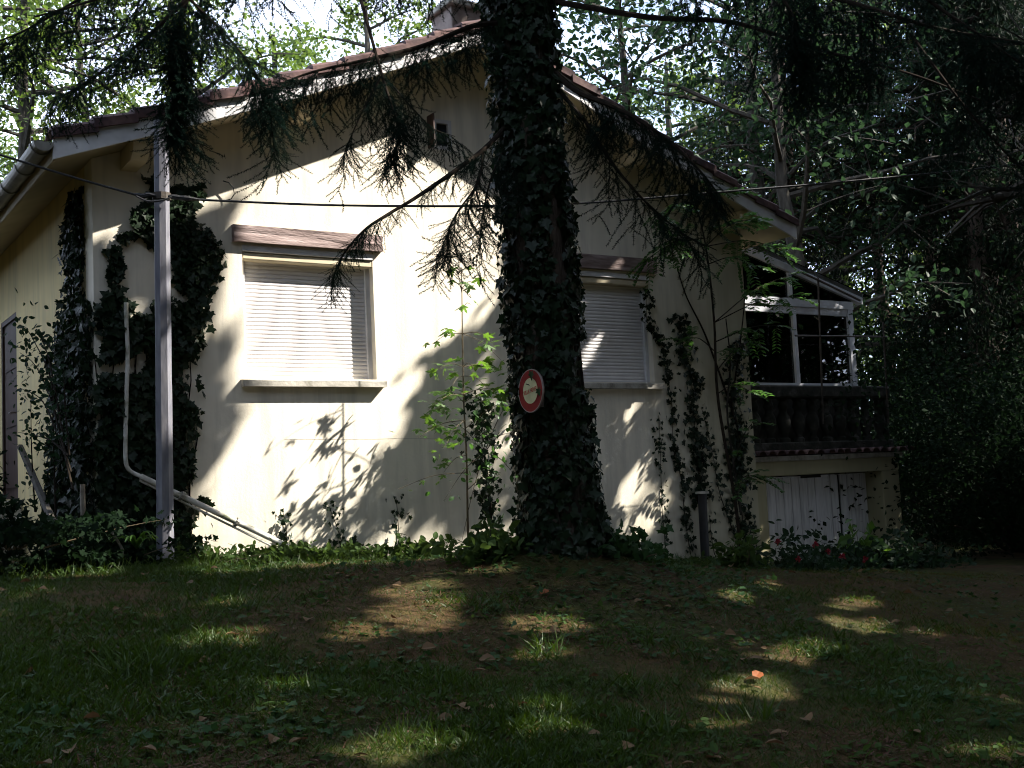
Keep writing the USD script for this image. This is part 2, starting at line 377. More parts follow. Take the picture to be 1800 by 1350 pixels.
gap([(320, 330), (470, 200), (860, 40), (900, 300), (870, 520), (640, 1000), (320, 990)], 1)
gap([(372, 350), (690, 232), (800, 290), (885, 330), (885, 470), (850, 545), (770, 620), (700, 640), (670, 700), (560, 700), (410, 700), (395, 640), (400, 420)], 0)
gap([(330, 700), (560, 690), (700, 680), (650, 800), (560, 990), (320, 985)], 0)
gap([(330, 560), (400, 540), (410, 700), (330, 720)], 0)
gap([(385, 350), (385, 285), (435, 268), (435, 330)], 0)
gap([(530, 285), (530, 215), (615, 190), (615, 255)], 0)
gap([(645, 245), (645, 175), (705, 170), (705, 235)], 0)
gap([(1566, 940), (1568, 830), (1585, 820), (1594, 940)], .3)
gap([(1040, 465), (1100, 445), (1100, 485), (1040, 490)], .3)


def streaks(poly, lit, seed, size=1.0, ang=60):
    """Slanting dapples inside a polygon: the share lit of its area is open to the sun."""
    global GAP, _d
    m = Image.new("L", (1800, 1350), 0); ImageDraw.Draw(m).polygon([tuple(p) for p in poly], fill=255)
    yy_, xx_ = np.mgrid[0:1350, 0:1800].astype(float); a = math.radians(ang)
    u, v = xx_ * math.cos(a) - yy_ * math.sin(a), xx_ * math.sin(a) + yy_ * math.cos(a)
    nz = meshkit.fbm(np.stack([u / (95 * size), v / (36 * size), 0 * u], -1), 2, seed)
    sel = np.asarray(m) > 0; g = np.array(GAP); thr = np.quantile(nz[sel], 1 - lit)
    g[sel] = np.where(nz[sel] > thr, 0, np.maximum(g[sel], 250) if ang == 60 else g[sel]); GAP = Image.fromarray(g); _d = ImageDraw.Draw(GAP)


streaks([(560, 990), (640, 820), (690, 690), (780, 610), (885, 500), (915, 560), (920, 990)], .36, 3, .8)
streaks([(320, 360), (430, 330), (428, 690), (400, 760), (330, 900), (320, 880)], .55, 4, 1.2)
streaks([(330, 860), (420, 690), (455, 700), (365, 850)], .2, 5, 1.2)
streaks([(1045, 960), (1060, 720), (1180, 690), (1250, 720), (1250, 960)], .5, 6, .7)
streaks([(1030, 660), (1035, 530), (1110, 530), (1110, 660)], .3, 7, .8)
streaks([(1345, 960), (1355, 860), (1470, 850), (1560, 850), (1560, 960)], .72, 8, 1.2)
streaks([(170, 700), (180, 360), (375, 340), (375, 600)], .42, 9, 1.0)
# light patches on the lawn
for q, k in (([(0, 1010), (190, 1005), (200, 1030), (0, 1032)], .15), ([(300, 975), (900, 955), (900, 1010), (330, 1015)], .35), ([(640, 1075), (790, 1055), (800, 1100), (650, 1115)], .1),
             ([(900, 1075), (1020, 1085), (1000, 1115), (890, 1110)], .15), ([(570, 1100), (660, 1090), (660, 1125), (560, 1130)], .35), ([(690, 1020), (800, 1025), (760, 1055), (660, 1060)], .3),
             ([(900, 1140), (985, 1120), (990, 1155), (900, 1170)], .3), ([(1260, 1195), (1360, 1190), (1420, 1225), (1280, 1240)], .12), ([(1240, 1250), (1340, 1245), (1350, 1300), (1250, 1300)], .15),
             ([(590, 1310), (790, 1285), (800, 1315), (600, 1345)], .15), ([(350, 1110), (420, 1105), (430, 1130), (350, 1140)], .4), ([(420, 1195), (540, 1190), (540, 1215), (400, 1220)], .3),
             ([(1690, 1300), (1790, 1320), (1790, 1348), (1660, 1348)], .2), ([(1440, 1085), (1560, 1090), (1550, 1115), (1430, 1110)], .35), ([(1370, 1140), (1420, 1140), (1420, 1165), (1370, 1165)], .3),
             ([(1330, 1020), (1380, 1020), (1380, 1040), (1330, 1040)], .25), ([(1500, 1000), (1580, 940), (1600, 1010)], .4), ([(905, 1270), (990, 1270), (990, 1300), (905, 1300)], .4)):
    gap(q, k)
for _x0, _x1 in ((385, 440), (468, 562), (640, 735), (800, 850)):
    _yb = lambda x: 287 - .2815 * (x - 100)
    _q = [onY((x, _yb(x) + dy), -.56) for x, dy in ((_x0 - 22, -75), (_x1 + 22, -75), (_x1 + 22, 28), (_x0 - 22, 28))]
    gap([tuple(float(w) for w in project(p - p[1] / SUN[1] * SUN)[:2]) for p in _q], 0)
streaks([(0, 1040), (1800, 1040), (1800, 1350), (0, 1350)], .085, 12, .9, 8)
for q, k in (([(0, 1010), (190, 1005), (200, 1030), (0, 1032)], .1), ([(640, 1070), (790, 1050), (800, 1105), (650, 1120)], 0), ([(900, 1075), (1020, 1085), (1000, 1115), (890, 1110)], 0), ([(1260, 1190), (1360, 1185), (1420, 1230), (1280, 1245)], 0), ([(1240, 1250), (1340, 1245), (1350, 1300), (1250, 1300)], 0), ([(590, 1305), (790, 1280), (800, 1320), (600, 1348)], 0)): gap(q, k)
GAPS = np.asarray(GAP, float) / 255


def shade_keep(P):
    """How likely the sun's ray through each canopy point ends where the place is in shade."""
    P = np.asarray(P, float)
    t = P[:, 1] / SUN[1]; W = P - t[:, None] * SUN
    roof = 4.95 - .4066 * np.abs(W[:, 0] - 4.17)
    onwall = (P[:, 1] < 0) & (W[:, 2] > ground(W[:, 0], np.zeros(len(W)), False)) & (W[:, 0] > -.1) & (W[:, 0] < 12) & (W[:, 2] < np.where(W[:, 0] > 8.4, 1.2, roof + .3))
    onwall |= (P[:, 1] < 0) & (W[:, 0] > -1.8) & (W[:, 0] < 0) & (W[:, 2] > 1.5) & (W[:, 2] < 3.6)
    g = P[:, 2] + 1.0; Q = P - (g / SUN[2])[:, None] * SUN
    for _ in range(3):
        Q = P - ((P[:, 2] - ground(Q[:, 0], Q[:, 1], False)) / SUN[2])[:, None] * SUN
    H = np.where(onwall[:, None], W, Q)
    x, y, z = project(H)
    ok = (z > .5) & (x >= 0) & (x < 1799) & (y >= 0) & (y < 1349)
    out = np.ones(len(P)); i = np.where(ok)[0]
    out[i] = GAPS[y[i].astype(int), x[i].astype(int)] ** 3
    # rays that end on the big trunk: it stands in shade
    e1 = np.cross([0, 0, 1.0], SUN); e1 /= np.linalg.norm(e1); e2 = np.cross(SUN, e1); E = np.stack([e1, e2], 1)
    a, b = TRUNK_BASE @ E, (CAM + ray((908, -10)) * 9.05) @ E; q = P @ E
    f = np.clip(((q - a) @ (b - a)) / ((b - a) @ (b - a)), 0, 1)
    pa, pb = atD((291, 994), 10.35) @ E, (CAM + ray((283, 212)) * 10.25) @ E; fp = np.clip(((q - pa) @ (pb - pa)) / ((pb - pa) @ (pb - pa)), 0, 1)
    lit = meshkit.noise(np.stack([fp * 9, 0 * fp, 0 * fp], -1), 5) > .45
    out[(np.linalg.norm(q - pa - fp[:, None] * (pb - pa), axis=1) < .16) & lit & (fp > .02) & (fp < .98)] = 0
    out[(np.linalg.norm(q - a - f[:, None] * (b - a), axis=1) < .40) & ((P - TRUNK_BASE) @ SUN > 1.0)] = 1
    return out

# ================================================================== GROUND
def grid_axis(a, b, fine0, fine1, fine, coarse):
    left = fine0 - np.geomspace(fine, fine0 - a + fine, 40) + fine if a < fine0 else []
    right = fine1 + np.geomspace(fine, b - fine1 + fine, 40) - fine
    return np.unique(np.round(np.concatenate([left, np.arange(fine0, fine1, fine), right]), 4))


gx = grid_axis(-400, 400, -6, 14, .14, 5); gy = grid_axis(-400, 400, -11, 2, .14, 5)
GX, GY = np.meshgrid(gx, gy)
GZ = ground(GX, GY)
idx = np.arange(GX.size).reshape(GX.shape)
quads = np.stack([idx[:-1, :-1], idx[:-1, 1:], idx[1:, 1:], idx[1:, :-1]], -1).reshape(-1, 4)
solo("ground", (np.stack([GX, GY, GZ], -1).reshape(-1, 3), quads), M["ground"], "dark sloping lawn of grass, moss and bare brown earth before the house", kind="structure", smooth=True)

# ================================================================== HOUSE
W, DEPTH, APX, SLOPE, ZE, SO, OV = 8.35, 9.0, 4.175, .4066, 3.04, .43, .53


def rprof(x):
    s = np.clip((APX + SO - np.abs(np.asarray(x, float) - APX)) / (APX + SO), -.2, 1)
    return ZE + SLOPE * (APX + SO) * s - .05 * np.sin(np.pi * np.clip(s, 0, 1))


house = thing("house", "cream rendered gabled house with closed roller shutters and ivy at its corner", "house")
win = [(1.442, 2.888), (5.267, 6.713)]
ZS, ZT = 1.175, 2.52
xs = np.linspace(0, W, 41)
outer = Polygon([(0, -1.7), (W, -1.7)] + [(x, float(rprof(x)) + .07) for x in xs[::-1]])
for a, b in win: outer = outer.difference(sbox(a, ZS, b, ZT))
AW = (3.70, 3.94, 3.775, 4.125)
outer = outer.difference(sbox(AW[0], AW[2], AW[1], AW[3]))
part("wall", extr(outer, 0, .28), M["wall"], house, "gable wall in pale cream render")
DY0, DY1, DZ0, DZ1 = 3.78, 4.80, .12, 2.36
sidew = Polygon([(.28, -1.7), (DEPTH, -1.7), (DEPTH, 3.3), (.28, 3.3)]).difference(sbox(DY0, DZ0, DY1, DZ1))
part("wall", xpr(sidew, 0, .28), M["side"], house, "side wall in yellower render with a door")
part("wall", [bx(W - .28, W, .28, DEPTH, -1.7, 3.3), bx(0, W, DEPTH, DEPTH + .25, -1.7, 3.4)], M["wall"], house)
dr = part("door", [bx(.03, .06, DY0 + .06, DY1 - .06, DZ0, DZ1 - .06)] + [bx(.02, .035, DY0 + .14, DY1 - .14, a, b, .005) for a, b in ((.25, .9), (1.0, 1.6), (1.7, 2.2))], M["door"], house, "dark brown side door")
part("door_frame", [bx(.004, .08, DY0, DY0 + .06, DZ0, DZ1), bx(.004, .08, DY1 - .06, DY1, DZ0, DZ1), bx(.004, .08, DY0 + .06, DY1 - .06, DZ1 - .06, DZ1)], M["door"], dr)
part("handle", tube([(.02, DY0 + .12, 1.15), (-.05, DY0 + .12, 1.15), (-.05, DY0 + .24, 1.15)], .012), M["steel"], dr)

# roof: slab, tiles, boards, purlin ends, gutter, chimney
rx = np.linspace(-SO, W + SO, 49)
slab = Polygon([(x, float(rprof(x)) + .035) for x in rx] + [(x, float(rprof(x)) + .14) for x in rx[::-1]])
roof = part("roof", extr(slab, -OV, DEPTH + .5), M["soffit"], house)
nx, ny = 61, 240
ux = np.concatenate([np.linspace(-SO - .05, APX, 30), np.linspace(APX, W + SO + .05, 31)[1:]])
uy = np.linspace(-OV + .25, DEPTH + .52, 240)
TX, TY = np.meshgrid(ux, uy)
step = np.mod(np.arange(len(ux)), 2) * .02
TZ = rprof(TX) + .165 + .03 * np.sin(TY * 2 * np.pi / .22) + step[None, :]
ii = np.arange(TX.size).reshape(TX.shape)
tq = np.stack([ii[:-1, :-1], ii[:-1, 1:], ii[1:, 1:], ii[1:, :-1]], -1).reshape(-1, 4)
part("roof_tiles", (np.stack([TX, TY, TZ], -1).reshape(-1, 3), tq), M["tile"], roof, "field of red clay pantiles", kind="stuff")
nt = 13
for side in (0, 1):
    for k in range(nt):
        s0, s1 = k / nt, (k + 1.12) / nt
        xa, xb = -SO - .04 + s0 * (APX + SO), -SO - .04 + s1 * (APX + SO)
        za, zb = float(rprof(xa)) + .155, float(rprof(min(xb, APX))) + .14
        prof = []
        for yv, zv in ((-OV - .075, 0), (-OV - .075, .10), (-OV - .04, .135), (-OV + .06, .15), (-OV + .16, .135), (-OV + .24, .08), (-OV + .24, .055), (-OV + .15, .10), (-OV + .05, .115), (-OV - .03, .10), (-OV - .045, .08), (-OV - .045, 0)):
            prof.append((yv, zv))
        n = len(prof); lift = .035 + .008 * rng.normal(); dy = .006 * rng.normal()
        V = [(xa, y + dy, za + z * .82 + lift - .035 * (z < 0)) for y, z in prof] + [(xb, y + dy, zb + z * .82) for y, z in prof]
        if side: V = [(2 * APX - x, y, z) for x, y, z in V]
        F = [(i, (i + 1) % n, n + (i + 1) % n) for i in range(n)] + [(i, n + (i + 1) % n, n + i) for i in range(n)]
        for i in range(n // 2 - 1):
            a, b, c, d = i, i + 1, n - 2 - i, n - 1 - i
            F += [(a, b, c), (a, c, d), (n + a, n + c, n + b), (n + a, n + d, n + c)]
        part("verge_tile", (np.array(V), np.array(F)), M["tile"], roof)
for k in range(9):
    y0 = -OV - .08 + k * .42
    a = np.linspace(0, np.pi, 9); zt = float(rprof(APX)) + .15
    o = [(math.cos(t) * .12, math.sin(t) * .10) for t in a] + [(math.cos(t) * .105, math.sin(t) * .085 - .004) for t in a[::-1]]
    part("ridge_tile", extr(Polygon([(APX + x, zt + z) for x, z in o]), y0, y0 + .44), M["tile"], roof)
for sgn in (0, 1):
    b = np.linspace(-SO - .03, APX - .003, 25) if sgn == 0 else np.linspace(APX + .003, W + SO + .03, 25)
    pol = Polygon([(x, float(rprof(x))) for x in b] + [(x, float(rprof(x)) + .175) for x in b[::-1]])
    part("rake_board", extr(pol, -OV - .032, -OV - .004), M["white"], house)
for x in (.34, 2.02, W - 2.02, W - .34):
    z1 = float(rprof(x)) + .03
    nose = Polygon([(-.47, z1), (-.47, z1 - .07), (-.43, z1 - .15), (-.36, z1 - .20), (-.003, z1 - .21), (-.003, z1)])
    part("purlin_end", xpr(nose, x - .075, x + .075), M["bracket"], house)
part("eave_board", [bx(-SO - .028, -SO - .004, -OV, DEPTH + .5, ZE - .02, ZE + .14)], M["soffit"], house)
ang = np.linspace(np.pi, 2 * np.pi, 11)
gpol = Polygon([(-SO - .11 + math.cos(t) * .085, ZE + .13 + math.sin(t) * .085) for t in ang] + [(-SO - .11 + math.cos(t) * .078, ZE + .13 + math.sin(t) * .078) for t in ang[::-1]])
gut = part("gutter", extr(gpol, -OV - .05, DEPTH + .5), M["zinc"], house, "grey half-round zinc gutter")
cpol = Polygon([(-SO - .11 + math.cos(t) * .096, ZE + .13 + math.sin(t) * .096) for t in ang] + [(-SO - .11 + math.cos(t) * .086, ZE + .13 + math.sin(t) * .086) for t in ang[::-1]])
for k in range(12):
    part("gutter_joint", extr(cpol, -.48 + k * .72, -.44 + k * .72), M["zinc"], gut)
part("gutter_joint", extr(Polygon([(-SO - .11 + math.cos(t) * .084, ZE + .13 + math.sin(t) * .084) for t in ang]), -OV - .058, -OV - .051), M["zinc"], gut, "end cap of the gutter")
chim = part("chimney", [bx(4.62, 5.06, 1.0, 1.5, 4.5, 6.0, .01)], noise_mat("pale_chimney", [(.20, .15, .13), (.34, .28, .25)], 6, bump=.5), house)
part("chimney_cap", [bx(4.56, 5.12, .94, 1.56, 6.0, 6.08, .012)], M["concrete"], chim)
part("chimney_flashing", [bx(4.58, 5.10, .955, 1.545, 4.9, 5.35, .02)], M["tile"], chim, "red tiled foot of the chimney")


def slats(x0, x1, z0, z1, y, pitch=.042):
    n = int(round((z1 - z0) / pitch)); pitch = (z1 - z0) / n; V = []
    for k in range(n):
        for f, d in ((0.0, .0), (.10, -.007), (.35, -.0105), (.65, -.0105), (.90, -.007), (1.0, .0)):
            V += [(x0, y + d, z0 + (k + f) * pitch), (x1, y + d, z0 + (k + f) * pitch)]
    m = len(V) // 2
    return np.array(V), np.array([(2 * i, 2 * i + 1, 2 * i + 3, 2 * i + 2) for i in range(m - 1)])


for wi, (a, b) in enumerate(win):
    wn = part("window", extr(sbox(a, ZS, b, 2.45).difference(sbox(a + .05, ZS - 1, b - .05, 2.395)), .085, .16), M["white"], house, ("window left of the tree with a sunlit closed shutter", "shaded window right of the tree with a closed shutter")[wi])
    part("shutter", slats(a + .05, b - .05, ZS + .002, 2.39, .13), M["shutter"], wn, "closed roller shutter of narrow slats")
    part("shutter_box", [bx(a + .002, b - .002, -.014, .2, 2.455, ZT - .002, .004)], M["white"], wn)
    part("shutter_box_lip", [bx(a + .002, b - .002, .004, .2, 2.375, 2.451, .012)], M["soffit"], wn)
    lv = np.array(trimesh.creation.box((b - a + .20, .24, .17)).subdivide().subdivide().vertices)
    lm = trimesh.creation.box((b - a + .20, .24, .17)).subdivide().subdivide()
    lv = np.array(lm.vertices); lv += (meshkit.fbm(lv * [2, 9, 14] + wi * 7, 3)[:, None] - .5) * .03
    lm.vertices = lv + [(a + b) / 2 + .0, .06, 2.63]
    part("lintel", lm, M["beam"], wn, "rough dark wooden lintel beam")
    sp = Polygon([(-.085, ZS - .085), (.12, ZS - .085), (.12, ZS + .0), (-.078, ZS - .018), (-.085, ZS - .026)])
    part("sill", xpr(sp, a - .05, b + .075), M["concrete"], wn, "concrete window sill")
at = part("attic_window", [bx(AW[0], AW[0] + .045, -.006, .1, AW[2], AW[3]), bx(AW[1] - .045, AW[1], -.006, .1, AW[2], AW[3]), bx(AW[0] + .045, AW[1] - .045, -.006, .1, AW[2], AW[2] + .045), bx(AW[0] + .045, AW[1] - .045, -.006, .1, AW[3] - .045, AW[3])], M["white"], house, "small white framed attic window under the ridge")
part("pane", bx(AW[0] + .045, AW[1] - .045, .03, .04, AW[2] + .045, AW[3] - .045), noise_mat("dark_pane", [(.012, .014, .02), (.02, .022, .03)], 6, rough=.08, bump=0, spec=.5), at)
part("attic_shutter", bx(AW[0] - .075, AW[0] - .055, -.15, -.004, AW[2] - .01, AW[3] + .01, .004), M["door"], at, "narrow open brown shutter leaf")

# downpipe on the corner: straight drop, elbow, then two pipes slanting to the ground
A0, A1 = onY((222, 560), -.135), onY((221, 826), -.155); B1 = onY((522, 968), -.24)
dp = part("downpipe", tube(smooth_line([A0 + [0, 0, .15], A0, A0 + [.006, 0, -.35], A0 + [-.006, 0, -.6], (A0 + 2 * A1) / 3, A1 + [0, 0, .12], A1 + [.03, 0, 0], A1 + [.14, -.01, -.07]], 40), .020, 10), M["pipe"], house, "worn white downpipe half hidden in ivy", smooth=40)
part("pipe_run", tube([A1 + [.13, -.01, -.065], B1], .028, 10), M["pipe"], dp, "slanting pipe running down to the ground", smooth=40)
part("pipe_run", tube([A1 + [.12, .0, -.10], B1 + [-.06, .0, -.045]], .011, 8), M["pipe"], dp, "thin second pipe under the slanting one", smooth=40)
for f in (.25, .6):
    c = A1 + [.13, -.01, -.065] + f * (B1 - A1 - [.13, -.01, -.065])
    part("pipe_clip", tube([c - [.012, 0, -.008], c + [.012, 0, -.008]], .046, 10), M["zinc"], dp)
lp = onY((400, 335), -.03)
part("wall_hook", tube([onY(q, -.06) for q in ((392, 318), (402, 321), (410, 330), (412, 341), (406, 350), (394, 353))], .006, 6), M["cable"], house, "thin black cable loop on the gable")
part("wall_crack", [tube([onY(q, -.0005) for q in ((500, 772), (600, 773), (700, 771), (800, 772), (880, 772))], .0012, 4)], M["dark"], house, "hairline joint across the gable render")

# doorstep and leaning plank by the side door
ds = thing("doorstep", "worn concrete doorstep under the brown side door", "steps")
for k in range(3):
    part("step", bx(-.45 - .3 * k, -.004, 3.5 - .1 * k, 5.0 + .1 * k, -.62, .10 - .2 * k - .002, .02), M["concrete"], ds)
p0, p1 = onX((36, 786), -.12), onX((96, 925), -.5)
solo("wooden_prop", tube([p0, p1], .036, 6), M["bark_grey"], "grey wooden prop leaning against the wall beside the side door", "plank")

# ================================================================== GARAGE WITH BALCONY, right of the gable
YG = .5
gl, gr = onY((1345, 800), YG)[0], onY((1588, 860), YG)[0]
ztile = .25; zbase = -1.8
X0 = W + .004
gar = thing("garage", "low garage under a dark balustraded balcony with whitewashed plank doors", "garage")
GRX = onY((1582, 850), .3)[0]; PIER = onY((1552, 850), .3)[0]
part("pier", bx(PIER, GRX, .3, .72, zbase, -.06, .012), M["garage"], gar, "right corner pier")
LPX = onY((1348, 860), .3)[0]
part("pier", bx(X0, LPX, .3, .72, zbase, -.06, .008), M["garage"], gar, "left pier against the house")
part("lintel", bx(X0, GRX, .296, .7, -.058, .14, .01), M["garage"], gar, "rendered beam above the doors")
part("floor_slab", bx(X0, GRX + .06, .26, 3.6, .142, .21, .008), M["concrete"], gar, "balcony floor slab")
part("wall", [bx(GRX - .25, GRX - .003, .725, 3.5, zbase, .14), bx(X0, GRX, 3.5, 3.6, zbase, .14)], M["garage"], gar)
part("lining", bx(X0, GRX - .26, 1.2, 1.25, zbase, .139), M["dark"], gar, "dark sheet standing in for the unlit inside behind the doors")  # near-black sheet puts the dark of the garage inside into colour
GAPX = onY((1478, 880), .6)[0]
for name, xa, xb in (("left", LPX, GAPX - .025), ("right", GAPX + .03, PIER + .02)):
    n = int(round((xb - xa) / .155)); w = (xb - xa) / n
    leaf = part("door", bx(xa + .01, xb - .01, .648, .672, zbase + .2, -.075), M["plank"], gar, "wider left door leaf with a dark slot" if name == "left" else "narrower right door leaf")
    for k in range(n):
        d = rng.normal() * .003
        part("plank", bx(xa + k * w + .004, xa + (k + 1) * w - .004, .612 + d, .645 + d, zbase + .15, -.08 - abs(rng.normal()) * .008, .004), M["plank"], leaf)
    if name == "left":
        sa, sb = onY((1408, 838), .6), onY((1443, 838), .6)
        part("slot", bx(sa[0], sb[0], .600, .609, sa[2] - .022, sa[2] + .022), M["dark"], leaf, "dark letter slot")
part("door_post", bx(GAPX - .02, GAPX + .025, .63, .66, zbase + .2, -.08), M["dark"], gar, "dark strip standing in for the shaded gap between the door leaves")  # black strip put in for the shade between the leaves
tx = np.arange(X0 + .04, GRX + .1, .19)
for k, x in enumerate(tx):
    a = np.linspace(0, np.pi, 8); r = .085 + .006 * rng.normal()
    o = [(x + math.cos(t) * r, .225 + math.sin(t) * r * .75) for t in a] + [(x + math.cos(t) * (r - .014), .223 + math.sin(t) * (r - .014) * .75) for t in a[::-1]]
    part("drip_tile", extr(Polygon(o), .10 + .015 * rng.normal(), .34), M["tile"], gar)
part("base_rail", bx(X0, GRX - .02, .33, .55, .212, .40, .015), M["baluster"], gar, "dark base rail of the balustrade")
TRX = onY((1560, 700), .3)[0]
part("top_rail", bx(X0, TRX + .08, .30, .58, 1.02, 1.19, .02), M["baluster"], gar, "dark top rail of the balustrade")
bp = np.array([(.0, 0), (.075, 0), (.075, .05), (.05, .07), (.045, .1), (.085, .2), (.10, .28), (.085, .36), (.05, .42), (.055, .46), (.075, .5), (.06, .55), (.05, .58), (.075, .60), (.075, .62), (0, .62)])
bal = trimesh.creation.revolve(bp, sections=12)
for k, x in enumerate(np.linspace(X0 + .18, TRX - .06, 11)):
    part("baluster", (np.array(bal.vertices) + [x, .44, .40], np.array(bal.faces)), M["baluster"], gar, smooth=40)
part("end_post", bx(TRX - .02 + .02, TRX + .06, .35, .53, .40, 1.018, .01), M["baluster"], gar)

# glazed veranda on the balcony
YV = .68
ver = thing("glazed_veranda", "white framed glass veranda with a sloping roof above the dark balustrade", "veranda")


def vb(q0, q1, w, d=.06, y=None):
    """A flat frame bar in the veranda's front from photograph point to point."""
    y = YV if y is None else y
    a, b = onY(q0, y), onY(q1, y); a, b = a[[0, 2]], b[[0, 2]]; t = (b - a) / np.linalg.norm(b - a); n = np.array([-t[1], t[0]]) * w / 2
    return extr(Polygon([a + n, b + n, b - n, a - n]), y, y + d)


zb = 1.192; vr = onY((1508, 672), YV)[0]; zt = onY((1495, 540), YV)[2]; vl = X0
part("frame", bx(vr - .105, vr, YV, YV + .10, zb, zt - .04), M["alu"], ver, "broad corner post")
part("frame", bx(vl, vr - .107, YV + .01, YV + .08, zb, zb + .07), M["alu"], ver, "bottom rail")
part("frame", bx(vl, vr + .02, YV - .004, YV + .11, zt - .038, zt + .08), M["alu"], ver, "cross beam")
part("frame", [bx(vl, vr - .107, YV + .012, YV + .08, zt - .14, zt - .042)], M["alu"], ver, "sash head")
mx0 = onY((1400, 600), YV)[0]
part("frame", bx(mx0 - .035, mx0 + .035, YV + .006, YV + .085, zb + .072, zt - .142), M["alu"], ver, "mullion between the panes")
ap = onY((1325, 447), YV); er = onY((1510, 530), YV); sl = (er[2] - ap[2]) / (er[0] - ap[0])
xl = X0
zl = ap[2] + sl * (xl - ap[0])


def rafter(off, th, y0, y1):
    return extr(Polygon([(xl, zl + off), (er[0] + .08, er[2] + .08 * sl + off), (er[0] + .08, er[2] + .08 * sl + off + th), (xl, zl + off + th)]), y0, y1)


part("rafter", rafter(-.02, .10, YV - .006, YV + .1), M["alu"], ver)
part("rafter", rafter(-.02, .10, 3.1, 3.2), M["alu"], ver)
part("roof_sheet", rafter(.085, .012, YV - .12, 3.3), M["glass"], ver, "clear sloping roof sheet")
ux0 = onY((1390, 500), YV)[0]
part("frame", bx(ux0 - .03, ux0 + .03, YV + .004, YV + .09, zt + .082, zl + sl * (ux0 - xl) - .03), M["alu"], ver, "short upright under the rafter")
part("pane", bx(vl, mx0 - .036, YV + .045, YV + .050, zb + .073, zt - .142), M["glass"], ver, "dark left pane")
part("pane", bx(mx0 + .036, vr - .108, YV + .045, YV + .050, zb + .073, zt - .142), M["glass"], ver, "right pane with bright foliage behind")
for a, b in ((vl, ux0 - .032), (ux0 + .032, er[0] - .12)):
    part("pane", extr(Polygon([(a, zt + .082), (b, zt + .082), (b, max(zt + .085, zl + sl * (b - xl) - .022)), (a, zl + sl * (a - xl) - .022)]), YV + .045, YV + .05), M["glass"], ver, "sloping top pane")
part("frame", [bx(vr - .10, vr - .003, 1.9, 1.98, zb, zt - .04), bx(vr - .10, vr - .003, 3.1, 3.2, zb, zt - .04), bx(vr - .10, vr - .003, .79, 1.895, zb, zb + .08), bx(vr - .10, vr - .003, 1.985, 3.095, zb, zb + .08), bx(vr - .10, vr + .018, .792, 3.2, zt - .038, zt + .1)], M["alu"], ver, "side frame of the veranda")
part("pane", bx(vr - .06, vr - .055, .79, 1.895, zb + .082, zt - .04), M["glass"], ver, "side pane")
part("pane", bx(vr - .06, vr - .055, 1.985, 3.095, zb + .082, zt - .04), M["glass"], ver, "side pane")
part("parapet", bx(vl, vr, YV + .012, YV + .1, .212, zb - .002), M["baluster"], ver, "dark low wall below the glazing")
part("back_wall", bx(vl, mx0 - .15, 2.4, 2.46, .212, zl - .4), M["dark"], ver, "inner wall behind the left pane with shade put into its colour")  # near-black colour stands in for the dark veranda inside

fr = thing("clothes_frame", "thin dark steel rod frame standing before the veranda glass", "rod frame")
for q0, q1 in (((1438, 488), (1447, 745)), ((1552, 566), (1562, 745))):
    part("upright", tube([onY(q0, .22), onY(q1, .22)], .016, 6), M["rod"], fr)
part("crossbar", tube([onY((1398, 590), .22), onY((1560, 592), .22)], .014, 6), M["rod"], fr)
part("brace", tube([onY((1408, 478), .22), onY((1438, 492), .22), onY((1512, 528), .22)], .017, 6), M["rod"], fr)

# drain pipe stub at the foot of the gable, right of the tree
dpost = thing("drain_post", "short black drain pipe with a grey cap at the foot of the gable", "drain pipe")
q = onY((1234, 868), -.12); qb = onY((1240, 985), -.12)
part("pipe", tube([q, qb], .055, 10), M["cable"], dpost, smooth=40)
part("cap", tube([q + [0, 0, .0], q + [0, 0, .03]], .085, 10), M["concrete"], dpost)
pc = onG((1268, 992))
sh = trimesh.creation.icosphere(2, .07); sv = np.array(sh.vertices) * [1.3, 1, .6]; sv += (meshkit.noise(sv * 20, 3)[:, None] - .5) * .02
solo("blue_tub", (sv + pc + [0, 0, .03], np.array(sh.faces)), M["blue"], "small crushed blue plastic tub on the soil before the gable", "tub", smooth=True)

# ================================================================== POLE, CABLES
PB = atD((291, 994), 10.35)
PB[2] = min(PB[2], float(ground(PB[0], PB[1])) + .02)
ptop = CAM + ray((283, 212)) * 10.25
pole = thing("utility_pole", "slim grey metal utility pole before the ivy covered house corner", "pole")
axis = np.linspace(0, 1, 12)[:, None]
part("shaft", tube(PB + axis * (ptop - PB) - [[0, 0, .0]], np.linspace(.080, .066, 12), 8), M["galv"], pole, "faceted grey shaft")
part("base", tube([PB - [0, 0, .3], PB + [0, 0, .05]], .10, 8), M["concrete"], pole)
hk = CAM + ray((284, 346)) * 10.27
part("collar", tube([hk - [0, 0, .03], hk + [0, 0, .03]], .082, 12), M["rod"], pole)
part("pole_cap", tube([ptop, ptop + [0, 0, .02]], .074, 8), M["rod"], pole)


def cable_line(pix, n=60):
    return smooth_line([CAM + ray(q[:2]) * q[2] for q in pix], n)


